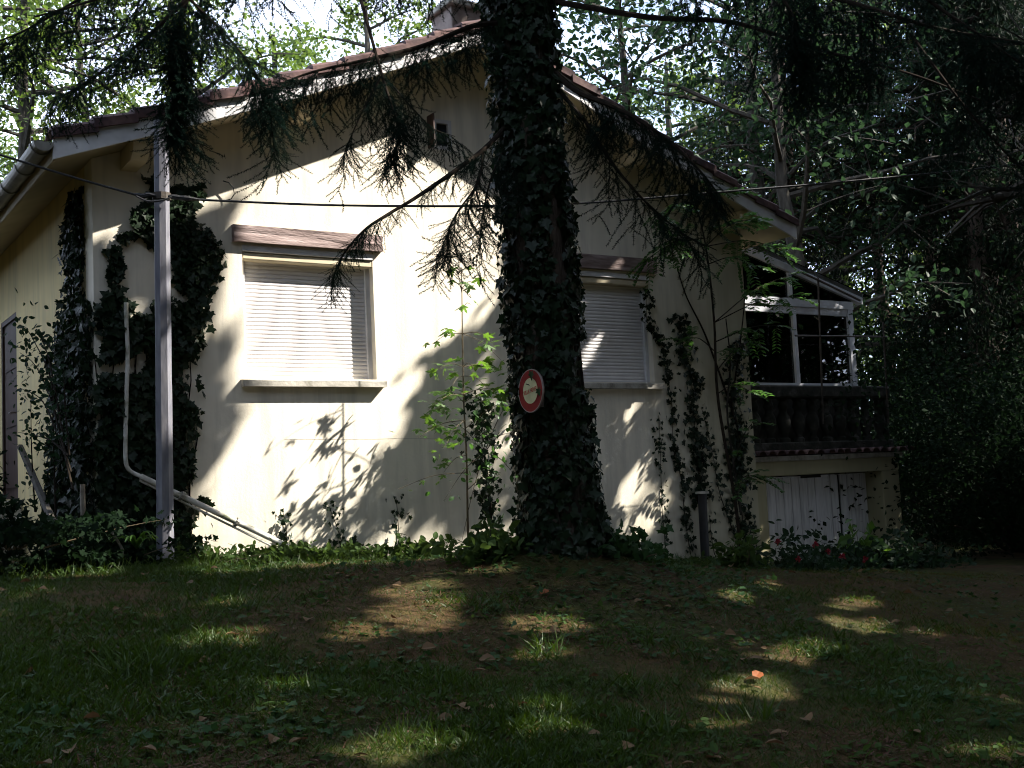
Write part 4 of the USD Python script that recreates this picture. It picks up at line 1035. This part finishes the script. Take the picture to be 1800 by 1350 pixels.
# --- thin ivy strands on the gable
def strand(label, pix, n, size, mat_key="ivy", Y=-.012, spread=.05, stem_r=.006, name="ivy_strand"):
    line = smooth_line([onY(q, Y) for q in pix], 40)
    t = thing(name, label, "ivy")
    part("stem", tube(line, np.linspace(stem_r, stem_r * .4, 40), 5), M["twig"], t)
    k = ri.integers(0, 40, n); P = line[k] + ri.normal(size=(n, 3)) * [spread, .012, .03]; P[:, 1] = np.minimum(P[:, 1], Y) - .03 * ri.random(n); n = len(P)
    nor = unit(np.tile([0, -1.0, 0], (n, 1)) + UP * .4 + ri.normal(size=(n, 3)) * .4); tip = unit(-UP + ri.normal(size=(n, 3)) * .6)
    rot, sz = frames(tip, nor), size * (.6 + .7 * ri.random(n))
    for i in range(min(n, 60)): part("leaf", scatter(IVY, P[i:i + 1], rot[i:i + 1], sz[i:i + 1]), M[mat_key], t)
    if n > 60: part("leaves", scatter(IVY, P[60:], rot[60:], sz[60:]), M[mat_key], t, kind="stuff")


strand("short ivy strand at the end of the slanting pipe", [(505, 975), (503, 930), (497, 895)], 30, .045)
strand("ivy strand on the gable under the middle of the sunlit window", [(608, 985), (600, 950), (588, 915), (577, 888)], 34, .045)
strand("straight ivy strand under the right end of the sunlit window", [(704, 990), (701, 940), (699, 905), (696, 872)], 34, .045)
strand("low dark ivy tuft at the wall foot under the sunlit window", [(640, 985), (625, 960), (612, 945)], 40, .06, spread=.12)
strand("thin ivy strand right of the big trunk, from the ground to a small tuft", [(1172, 985), (1167, 930), (1163, 880), (1161, 800), (1158, 730)], 80, .05)
strand("ivy strand winding down from the shaded window's right edge", [(1214, 975), (1204, 908), (1197, 839), (1184, 790), (1181, 711), (1170, 646), (1158, 596), (1139, 568), (1136, 515)], 260, .062, spread=.045)
strand("thickest ivy strand on the gable, ending at the drain pipe", [(1232, 880), (1228, 848), (1226, 793), (1220, 738), (1216, 678), (1203, 619), (1193, 554)], 420, .066, spread=.085)
strand("ivy strand slanting right towards the corner stems", [(1287, 930), (1264, 862), (1252, 793), (1234, 720)], 90, .05)
strand("ivy mass on the right corner of the gable beside the garage", [(1312, 985), (1305, 908), (1296, 830), (1298, 770), (1290, 690), (1300, 600)], 480, .07, spread=.11)
strand("sparse ivy strand low right of the drain pipe", [(1256, 975), (1250, 940), (1247, 905)], 26, .045)
st = thing("bare_stem", "bare dark climbing stem slanting across the gable right of the shaded window", "stem")
part("stem", tube(smooth_line([onY(q, -.03) for q in ((1300, 760), (1285, 715), (1271, 674), (1239, 587), (1207, 522), (1190, 470))], 30), np.linspace(.02, .008, 30), 6), M["twig"], st)
part("side_stem", tube(smooth_line([onY(q, -.03) for q in ((1285, 715), (1296, 640), (1306, 560), (1312, 480))], 20), np.linspace(.014, .006, 20), 6), M["twig"], st)
part("side_stem", tube(smooth_line([onY(q, -.05) for q in ((1303, 905), (1290, 820), (1278, 720), (1284, 640), (1276, 560))], 20), np.linspace(.018, .008, 20), 6), M["bark_grey"], st)

# ------------------------------------------------------------------ sapling before the gable
def leaf_parts(P, rot, sz, temp, mat_key, host):
    for i in range(len(P)): part("leaf", scatter(temp, P[i:i + 1], rot[i:i + 1], sz[i:i + 1]), M[mat_key], host)


rm = np.random.default_rng(123)
SY = -.62
sap = thing("maple_sapling", "slender young maple with flat yellow-green leaves before the sunlit gable", "sapling")
stem = smooth_line([onY(q, SY) for q in ((824, 1000), (822, 900), (820, 800), (815, 700), (813, 600), (812, 520), (811, 470))], 40)
part("stem", tube(stem, np.linspace(.013, .004, 40), 6), M["green_stem"], sap)
for (q0, q1, nl, size) in (((812, 520), (800, 470), 4, .15), ((812, 510), (838, 500), 4, .15), ((812, 545), (828, 535), 3, .14), ((813, 590), (760, 605), 6, .16), ((813, 590), (868, 600), 8, .17), ((813, 590), (880, 632), 4, .16), ((813, 645), (835, 648), 3, .14),
                           ((814, 690), (752, 720), 20, .15), ((814, 690), (890, 690), 20, .15), ((814, 640), (770, 650), 12, .15), ((814, 640), (870, 655), 12, .15), ((816, 740), (780, 790), 12, .14), ((815, 700), (780, 690), 9, .13), ((816, 710), (850, 705), 9, .13), ((816, 740), (735, 770), 12, .13), ((817, 760), (905, 700), 10, .12), ((817, 770), (760, 750), 9, .12), ((814, 665), (790, 690), 7, .13), ((814, 660), (860, 685), 7, .13),
                           ((818, 830), (700, 860), 5, .11), ((819, 860), (880, 830), 4, .11), ((818, 800), (780, 830), 4, .12)):
    a = stem[np.argmin(np.abs(project(stem)[1] - q0[1]))]; b = onY(q1, SY - .12 + .22 * rm.normal())
    tw = smooth_line([a, (a + b) / 2 + [0, 0, .05], b], 10)
    part("twig", tube(tw, np.linspace(.005, .002, 10), 4, False), M["green_stem"], sap)
    k = rm.integers(4, 10, nl); P = tw[k] + rm.normal(size=(nl, 3)) * [.07, .10, .035]
    out = unit((b - a) * [1, 1, 0.2] + rm.normal(size=(nl, 3)) * .35); nor = unit(UP + rm.normal(size=(nl, 3)) * .2)
    leaf_parts(P, frames(unit(out - UP * .25), nor), size * .74 * (.65 + .5 * rm.random(nl)), MAPLE, "maple", sap)
bush = thing("ivied_stem", "bushy stem wrapped in ivy beside the maple sapling, left of the big trunk", "shrub")
bl = smooth_line([onY(q, -.7) for q in ((868, 1000), (862, 900), (855, 830), (848, 760), (845, 700))], 30)
part("stem", tube(bl, np.linspace(.018, .006, 30), 6), M["twig"], bush)
for q in ((905, 690), (900, 760), (790, 740), (905, 835), (780, 880), (810, 960)):
    part("twig", tube(smooth_line([bl[18], (bl[18] + onY(q, -.9)) / 2 + [0, 0, .06], onY(q, -1.0)], 10), np.linspace(.006, .002, 10), 4, False), M["twig"], bush)
k = ri.integers(0, 30, 420); P = bl[k] + ri.normal(size=(420, 3)) * [.07, .07, .05]
rot = frames(unit(-UP + ri.normal(size=(420, 3)) * .7), unit(np.array([-.4, -.8, .4]) + ri.normal(size=(420, 3)) * .5)); sz = .055 * (.6 + .7 * ri.random(420))
leaf_parts(P[:120], rot[:120], sz[:120], IVY, "ivy", bush)
part("leaves", scatter(IVY, P[120:], rot[120:], sz[120:]), M["ivy"], bush, kind="stuff")
k = ri.integers(10, 30, 160); P = bl[k] + ri.normal(size=(160, 3)) * [.28, .22, .14] + [-.1, -.15, .05]
part("foliage", scatter(OVAL, P, frames(randdir(160, ri), unit(UP + ri.normal(size=(160, 3)) * .5)), .07 * (.6 + .7 * ri.random(160))), M["acacia"], bush, kind="stuff")

# ------------------------------------------------------------------ young acacia with pinnate leaves at the right corner
aca = thing("acacia_sapling", "young tree with feathery pinnate leaves before the right corner of the gable", "sapling")
YA = -.85; root = onY((1304, 990), YA)
main = smooth_line([root, onY((1292, 880), YA), onY((1262, 700), YA), onY((1255, 560), YA), onY((1240, 430), YA), onY((1215, 330), YA)], 40)
part("trunk", tube(main, np.linspace(.024, .007, 40), 7), M["twig"], aca)


def pinnate(base, d, L, nl, r):
    t = np.linspace(0, 1, 9)[:, None]; ln = base + d * L * t + np.array([0, 0, -.35 * L]) * t ** 2
    side = unit(np.cross(d, UP)); k = np.repeat(np.linspace(.15, 1, nl), 2); s = np.tile([-1, 1], nl)
    P = np.stack([np.interp(k, t[:, 0], ln[:, q]) for q in range(3)], 1)
    tip = unit(side[None] * s[:, None] + d * .45 - UP * .25 + r.normal(size=(2 * nl, 3)) * .12)
    return tube(ln, np.linspace(.003, .0012, 9), 3, False), (P, frames(tip, unit(UP + r.normal(size=(2 * nl, 3)) * .25)), np.full(2 * nl, L * .24) * (.8 + .3 * r.random(2 * nl)))


ra = np.random.default_rng(321)
for q0, q1, nf in (((1240, 430), (1330, 385), 12), ((1240, 430), (1160, 430), 14), ((1245, 470), (1330, 470), 10), ((1255, 560), (1400, 480), 12), ((1255, 560), (1420, 520), 12), ((1258, 600), (1395, 575), 8), ((1260, 650), (1330, 600), 7), ((1258, 620), (1200, 600), 5),
                   ((1262, 700), (1320, 690), 6), ((1225, 360), (1290, 340), 10), ((1225, 360), (1140, 400), 12), ((1240, 420), (1120, 470), 12), ((1285, 860), (1345, 845), 7), ((1285, 830), (1325, 740), 5), ((1240, 440), (1380, 440), 12)):
    a = main[np.argmin(np.abs(project(main)[1] - q0[1]))]; b = onY(q1, YA + .45 * ra.normal())
    ln = smooth_line([a, (a + b) / 2 + [0, 0, .10], b], 14)
    tw = part("branch", tube(ln, np.linspace(.008, .003, 14), 5, False), M["twig"], aca)
    W_, L_ = [], []
    for i in range(nf):
        kk = 4 + int(9 * ra.random()); d = unit((b - a) / np.linalg.norm(b - a) * .6 + ra.normal(size=3) * [.7, .7, .3])
        w, (P, R_, S_) = pinnate(ln[kk], d, .22 + .12 * ra.random(), 9, ra)
        W_.append(w); L_.append(scatter(OVAL, P, R_, S_))
    part("pinnate_leaves", L_, M["acacia"], tw, kind="stuff"); part("leaf_stalks", W_, M["green_stem"], tw, kind="stuff")

# ------------------------------------------------------------------ small plants round the house
def leafy_bush(name, label, cat, c, ext, n, size, mat_key, seed, temp=OVAL, nstem=14, flat=.5, group=None):
    r = np.random.default_rng(seed); t = thing(name, label, cat, group, c)
    an = r.normal(size=(90, 3)) * ext * .45; an[:, 2] = np.abs(an[:, 2]) * 1.1 + .05 * ext[2]
    part("stems", [tube(smooth_line([(a[0] * .2, a[1] * .2, -.05), a * [.7, .7, .6], a], 5), [.008, .007, .005, .004, .002], 4, False) for a in an[:nstem]], M["green_stem"], t, kind="stuff")
    p = an[r.integers(0, 90, n)] + r.normal(size=(n, 3)) * ext * .13; p[:, 2] = np.maximum(p[:, 2], .01)
    nor = unit(UP * flat + randdir(n, r) * (1 - flat)); part("foliage", scatter(temp, p, frames(randdir(n, r), nor), size * (.6 + .8 * r.random(n))), M[mat_key], t, kind="stuff")
    return t, an


c = onG((1450, 1010)); bsh, an = leafy_bush("flower_bush", "dark rounded bush with red flowers before the garage doors", "bush", c + [.4, .9, -.3], np.array([.68, .45, .44]), 2100, .075, "leaf_b", 5)
rf = np.random.default_rng(8)
for (qx, qy) in ((1478, 943), (1430, 922), (1365, 918), (1518, 948), (1452, 935), (1400, 948)):
    ctr = CAM + ray((qx, qy)) * (np.linalg.norm(c + [.4, .5, .2] - CAM) * .99 / np.linalg.norm(ray((qx, qy))))
    d = randdir(14, rf); d[:, 1] -= .3
    part("flower", scatter(OVAL, np.tile(ctr, (14, 1)) - np.array(c + [.4, .9, -.1]), frames(unit(d + UP * .4), randdir(14, rf)), .042), M["petal"], bsh, "red flower head")
leafy_bush("yellow_plant", "bright yellow-green plant at the foot of the right garage pier", "plant", onG((1560, 1000)) + [.2, .5, -.1], np.array([.30, .3, .42]), 240, .15, "straw", 6, DIAMOND)
leafy_bush("tall_weed", "upright green weed between the flower bush and the gable corner", "plant", onG((1330, 1000)) + [0, .2, -.05], np.array([.25, .25, .34]), 300, .09, "weed", 9)
leafy_bush("bramble", "bramble with pale leaves at the wall foot left of the maple sapling", "plant", onY((735, 985), -.55), np.array([.42, .25, .17]), 420, .085, "weed", 10)
leafy_bush("bramble", "bramble patch under the end of the slanting pipe", "plant", onY((480, 985), -.6), np.array([.8, .3, .12]), 520, .07, "weed", 12)
leafy_bush("bramble", "bramble at the foot of the metal pole", "plant", onY((360, 990), -.8), np.array([.5, .3, .12]), 320, .055, "weed", 13)
leafy_bush("bramble", "low weeds at the wall foot between the pipe and the brambles", "plant", onY((600, 985), -.5), np.array([.6, .25, .11]), 380, .07, "weed", 14)
leafy_bush("bramble", "weedy clump left of the big trunk's foot", "plant", onG((900, 990)) + [.0, .3, 0], np.array([.38, .3, .20]), 460, .085, "weed", 15)
leafy_bush("bramble", "ivy clump at the right foot of the cedar", "plant", onG((1110, 985)) + [.0, .2, 0], np.array([.4, .3, .2]), 420, .07, "ivy_lit", 16, IVY)
leafy_bush("dark_undergrowth", "dark undergrowth mass before the ivied house corner", "plant", onY((140, 1000), -.5), np.array([.8, .5, .17]), 2600, .052, "leaf_d", 17, IVY)
leafy_bush("dark_undergrowth", "dark undergrowth at the doorstep by the left edge", "plant", onX((20, 955), -.9), np.array([.9, .8, .22]), 2600, .052, "leaf_d", 18, IVY)
leafy_bush("dark_undergrowth", "undergrowth along the shaded foot of the right conifers", "plant", onG((1720, 1030)) + [1.8, 2.6, -.15], np.array([1.3, .8, .4]), 2200, .09, "leaf_b", 19)
# strap-leaved plant
t = thing("strap_leaf_plant", "bright strap-leaved plant left of the pole's foot", "plant", None, onY((240, 965), -.75))
for k in range(22):
    a = rf.random() * 6.28; L = .28 + .2 * rf.random(); s = np.linspace(0, 1, 6)[:, None]; d = np.array([math.cos(a) * .7, math.sin(a) * .7, 0])
    ln = d * L * s + np.array([0, 0, .95 * L]) * s - np.array([0, 0, .75 * L]) * s ** 2.2; sd = np.cross(d, UP) * .02
    w = np.array([.6, 1, 1, .9, .6, .05])[:, None]
    part("leaf", (np.vstack([ln - sd * w, ln + sd * w]), np.array([(i, i + 1, 7 + i, 6 + i) for i in range(5)])), M["straw"], t)
# sticks
solo("dead_stick", tube(smooth_line([onY(q, -.75) for q in ((229, 995), (212, 960), (196, 935), (185, 918), (177, 908))], 12), np.linspace(.014, .010, 12), 6), M["dead_wood"], "thin bent dead stick leaning left of the pole", "stick")
solo("wooden_stake", tube([onY((147, 960), -.55), onY((145, 851), -.55)], .022, 6), M["dead_wood"], "upright grey stake before the ivied corner", "stake")
# climbing shrub by the side door
cl = thing("climbing_shrub", "straggly shrub with thin arching stems between the side door and the ivied corner", "shrub")
rc = np.random.default_rng(44)
for pix in (((128, 860), (105, 760), (85, 690), (60, 640), (35, 620)), ((125, 830), (100, 740), (88, 660), (60, 600), (45, 575)), ((120, 800), (90, 775), (60, 765), (32, 760)), ((118, 810), (92, 740), (70, 700), (35, 682)), ((110, 760), (88, 640), (72, 590)), ((98, 920), (95, 800), (92, 700), (90, 640)), ((62, 900), (56, 800), (54, 700)), ((122, 800), (115, 720), (112, 650))):
    ln = smooth_line([onX(q, -.28) for q in pix], 20)
    part("stem", tube(ln, np.linspace(.010, .003, 20), 5, False), M["twig"], cl)
    n = 60; k = rc.integers(4, 20, n); P = ln[k] + rc.normal(size=(n, 3)) * [.08, .10, .07]
    part("leaves", scatter(OVAL, P, frames(randdir(n, rc), unit(np.array([-.6, -.4, .5]) + rc.normal(size=(n, 3)) * .5)), .062 * (.6 + .7 * rc.random(n))), M["leaf_b"], cl, kind="stuff")
n = 40; P = onX((52, 590), -.28) + rc.normal(size=(n, 3)) * [.1, .28, .28]
part("leaves", scatter(OVAL, P, frames(randdir(n, rc), unit(np.array([-.6, -.4, .5]) + rc.normal(size=(n, 3)) * .5)), .07), M["leaf_b"], cl, kind="stuff")

# ------------------------------------------------------------------ sign on the trunk
sc = CAM + ray((933, 687)) * 8.62
vdir = unit(CAM - sc); vdir[2] = 0; vdir = unit(vdir)
an_ = math.radians(-56); nrm = np.array([vdir[0] * math.cos(an_) - vdir[1] * math.sin(an_), vdir[0] * math.sin(an_) + vdir[1] * math.cos(an_), .02]); nrm = unit(nrm)
sx = unit(np.cross(UP, nrm)); sy = np.cross(nrm, sx)
RS = .160


def disc(r, z0, z1, n=48, ri_=0.0):
    m = trimesh.creation.cylinder(r, z1 - z0, sections=n) if ri_ == 0 else trimesh.creation.annulus(ri_, r, z1 - z0, sections=n)
    v = np.array(m.vertices); v[:, 2] += (z0 + z1) / 2
    return v, np.array(m.faces)


def on_sign(m):
    v, f = vf(m); return v[:, :1] * sx + v[:, 1:2] * sy + v[:, 2:3] * nrm + sc, f


sg = thing("round_sign", "small round red and cream sign fixed to the ivied trunk", "sign")
part("plate", on_sign(disc(RS - .004, -.003, .003)), M["red"], sg)
part("rim", on_sign(disc(RS + .0015, -.012, .004, 48, RS - .0035)), M["steel"], sg)
part("face", on_sign(disc(RS * .60, .0032, .005)), M["cream"], sg)
tx_ = meshkit.text_mesh("VILLA PRIVEE", .030, .0012, bold=True); tv = np.array(tx_.vertices)
tv[:, 0] -= (tv[:, 0].min() + tv[:, 0].max()) / 2; tv[:, 0] *= .176 / np.ptp(tv[:, 0]); tv[:, 1] -= .015; ca, sa_ = math.cos(.16), math.sin(.16)
tv[:, :2] = np.stack([tv[:, 0] * ca - tv[:, 1] * sa_, tv[:, 0] * sa_ + tv[:, 1] * ca], 1); tv[:, 2] += .0056
part("lettering", on_sign((tv, np.array(tx_.faces))), M["signtext"], sg)
part("bracket", on_sign(bx(-.02, .02, -.12, .12, -.10, -.013)), M["rod"], sg)
part("screw", on_sign(disc(.006, .0051, .008, 10)), M["steel"], sg)
part("scratch", on_sign(tube([(-.05, .055, .006), (-.015, .048, .006), (-.008, .04, .006)], .003, 4)), M["dark"], sg)
lf = scatter(IVY, np.array([[.045, .135, .02], [.128, .0, .02]]), frames(np.array([[-.05, -1, 0], [.3, -1, 0.]]), np.array([[0, .2, 1.], [0, .2, 1.]])), np.array([.068, .06]))
part("overlapping_leaves", on_sign(lf), M["ivy_lit"], ivy1)

# ------------------------------------------------------------------ lawn: grass, ground ivy, needles, fallen leaves
rg = np.random.default_rng(2024)


def lawn_points(n, near=True):
    """Points over the visible lawn, denser towards the camera."""
    u = rg.random(n); D = 3.6 * (13.5 / 3.6) ** u; px = -150 + 2100 * rg.random(n)
    f, rgt = AX[2].copy(), AX[0].copy(); f[2] = 0; rgt[2] = 0
    P = CAM + D[:, None] * (unit(f) + ((px - 900) / FPX)[:, None] * unit(rgt)); P[:, 2] = ground(P[:, 0], P[:, 1])
    return P[(P[:, 1] < -.05) | (P[:, 0] > 12.2) | (P[:, 0] < -.1)]


def zone(P):
    """0..1 weights: grass, moss, bare needles."""
    x, y = P[:, 0], P[:, 1]; nz = meshkit.fbm(np.stack([x * .8, y * .8, 0 * x], 1), 4, 21)
    d = np.hypot(x - TRUNK_BASE[0] + .3, (y - TRUNK_BASE[1] + .7))
    bare = np.clip(1.25 - d / 1.9, 0, 1) + np.clip((nz - .56) * 5, 0, 1) * .6
    moss = np.clip((x - 2.2 - .5 * (y + 7)) / 2.2, 0, 1)
    return np.clip(bare, 0, 1), moss


def blades(P, L, w, r, lean=.5):
    n = len(P); a = r.random(n) * 6.28; tip = unit(np.stack([np.cos(a) * lean, np.sin(a) * lean, np.ones(n)], 1) + r.normal(size=(n, 3)) * .2)
    nor = unit(np.cross(tip, randdir(n, r))); V, F = BLADE; V = V.copy() * [w, 1, 1]
    return scatter((V, F), P, frames(tip, nor), L * (.45 + .8 * r.random(n)))


P = lawn_points(285000); bare, moss = zone(P); tall = meshkit.fbm(P * [1.6, 1.6, 0], 3, 44)
keep = rg.random(len(P)) > bare * .9 + .03; P, moss, tall = P[keep], moss[keep], tall[keep]
m = rg.random(len(P)) < moss * .85 + .12
solo("lawn_grass", blades(P[~m], .026 + .06 * np.clip(tall[~m] - .38, 0, 1) * 2, .125, rg, .95), M["grass"], "short shaded green grass over the lawn", "grass", kind="stuff")
solo("dry_grass", blades(P[m], .022 + .03 * np.clip(tall[m] - .4, 0, 1) * 2, .10, rg, 1.1), M["grass_moss"], "short olive brown grass and moss on the right of the lawn", "grass", kind="stuff")
# ground ivy and small lawn weeds
P = lawn_points(24000); bare, moss = zone(P); nz = meshkit.fbm(P * [1.3, 1.3, 0], 4, 61); dm = np.hypot(P[:, 0] - TRUNK_BASE[0] - .2, P[:, 1] - TRUNK_BASE[1] - .1)
px_, py_, _ = project(P)
w = np.clip((nz - .53) * 3.5, 0, .4) + np.clip(1.6 - dm / 1.2, 0, 1) * 1.0 + ((py_ < 1060) & (py_ > 950) & (px_ > 880) & (px_ < 1350)) * .5
P = P[rg.random(len(P)) < w * .8]; n = len(P); P[:, 2] += .008 + .035 * rg.random(n)
solo("ground_ivy", scatter(IVY, P, frames(randdir(n, rg) * [1, 1, .3], unit(UP + rg.normal(size=(n, 3)) * .3)), .042 * (.5 + .8 * rg.random(n))), M["ivy_lit"], "low ground ivy spreading from the cedar's foot over the lawn", "ground cover", kind="stuff")
P = lawn_points(9000); nz = meshkit.fbm(P * [2.1, 2.1, 0], 3, 71); P = P[nz > .52]; n = len(P); P[:, 2] += .01 + .02 * rg.random(n)
solo("lawn_weeds", scatter(OVAL, P, frames(randdir(n, rg) * [1, 1, .3], unit(UP + rg.normal(size=(n, 3)) * .35)), .045 * (.5 + .9 * rg.random(n))), M["weed"], "small round leaved weeds in the grass", "weeds", kind="stuff")
# verge of weeds along the wall foot
n = 2300; x = -1.2 + 9.4 * rg.random(n); y = -.05 - 1.35 * rg.random(n) ** 1.4; z = ground(x, y); hgt = (.03 + .10 * meshkit.fbm(np.stack([x * 1.7, y * 1.7, 0 * x], 1), 3, 15)) * np.clip(1.2 - np.abs(y + .45), .1, 1)
P = np.stack([x, y, z + hgt * rg.random(n)], 1)
solo("wall_foot_weeds", scatter(OVAL, P, frames(randdir(n, rg), unit(UP + rg.normal(size=(n, 3)) * .5)), .055 * (.5 + .9 * rg.random(n))), M["weed"], "strip of sunlit weeds along the foot of the gable", "weeds", kind="stuff")
P = np.stack([-1.2 + 9.4 * rg.random(5000), -.05 - 1.6 * rg.random(5000), np.zeros(5000)], 1); P[:, 2] = ground(P[:, 0], P[:, 1])
solo("wall_foot_grass", blades(P, .12, .05, rg, .8), M["grass"], "longer grass along the foot of the gable", "grass", kind="stuff")
# brown needles on the mound
P = lawn_points(80000); bare, moss = zone(P); P = P[rg.random(len(P)) < bare * .9 + .03]; n = len(P); P[:, 2] += .004 + .006 * rg.random(n)
needle = (np.array([(-.06, 0, 0), (.06, 0, 0), (0, 1, 0)]), np.array([(0, 1, 2)]))
solo("fallen_needles", scatter(needle, P, frames(randdir(n, rg) * [1, 1, .15], unit(UP + rg.normal(size=(n, 3)) * .25)), .06), M["needles_brown"], "red brown fallen cedar needles on the mound", "needles", kind="stuff")
# tall grass tufts
for (qx, qy, L, lab) in ((955, 1150, .20, "sunlit grass tuft below the orange leaf on the mound"), (240, 1190, .22, "lush green grass tuft at the left of the lawn"), (1320, 1260, .17, "sunlit tuft in the light patch low right"), (1110, 1215, .18, "dark grass tuft in the middle of the lawn"), (870, 1075, .16, "grass tuft left of the bare needles"), (1130, 1290, .20, "green tuft low right of the middle"), (425, 1070, .16, "tall thin grass blades left of the mound"), (1430, 1150, .15, "olive tuft in the mossy right lawn"), (690, 1315, .14, "tuft beside the bright patch at the bottom")):
    c = onG((qx, qy)); n = 70; P = c + rg.normal(size=(n, 3)) * [.07, .07, 0]; P[:, 2] = ground(P[:, 0], P[:, 1])
    solo("grass_tuft", blades(P, L * .8, .05, rg, .75), M["grass"], lab, "grass tuft")
# fallen leaves, one by one
LG = "fallen leaves scattered on the lawn"
P = lawn_points(190)
for q in ((145, 1155), (545, 1095), (690, 1095), (1260, 1153), (1255, 1112), (485, 1305), (725, 1180), (910, 1250), (1100, 1296), (805, 1290), (1310, 1205), (1325, 1215), (360, 1270), (575, 1217), (1180, 1075), (375, 1170)): P = np.vstack([P, onG(q)])
for i, c in enumerate(P):
    a = rg.random() * 6.28; s = .04 + .055 * rg.random(); V, F = OVAL; V = V.copy() * [1.25, 1, 1]; V[:, 2] += .35 * V[:, 0] ** 2 * (1 if rg.random() < .5 else 2) - .12 * (V[:, 1] - .5) ** 2
    rot = frames(np.array([[math.cos(a), math.sin(a), .1 * rg.normal()]]), unit(np.array([[.35 * rg.normal(), .35 * rg.normal(), 1.0]])))
    solo("fallen_leaf", scatter((V, F), c[None] + [0, 0, .02 + .015 * rg.random()], rot, s), M["litter"], "dry curled brown leaf lying on the grass", "fallen leaf", LG)
for q in ((951, 1052), (1328, 1203)):
    rot = frames(np.array([[.7, .4, .2]]), unit(np.array([[-.3, -.6, 1.0]])))
    solo("orange_leaf", scatter(OVAL, onG(q)[None] + [0, 0, .03], rot, .11), M["orange_leaf"], "bright orange fallen leaf on the mound just below the trunk" if q[0] < 1000 else "bright orange fallen leaf in the light patch low right", "fallen leaf")
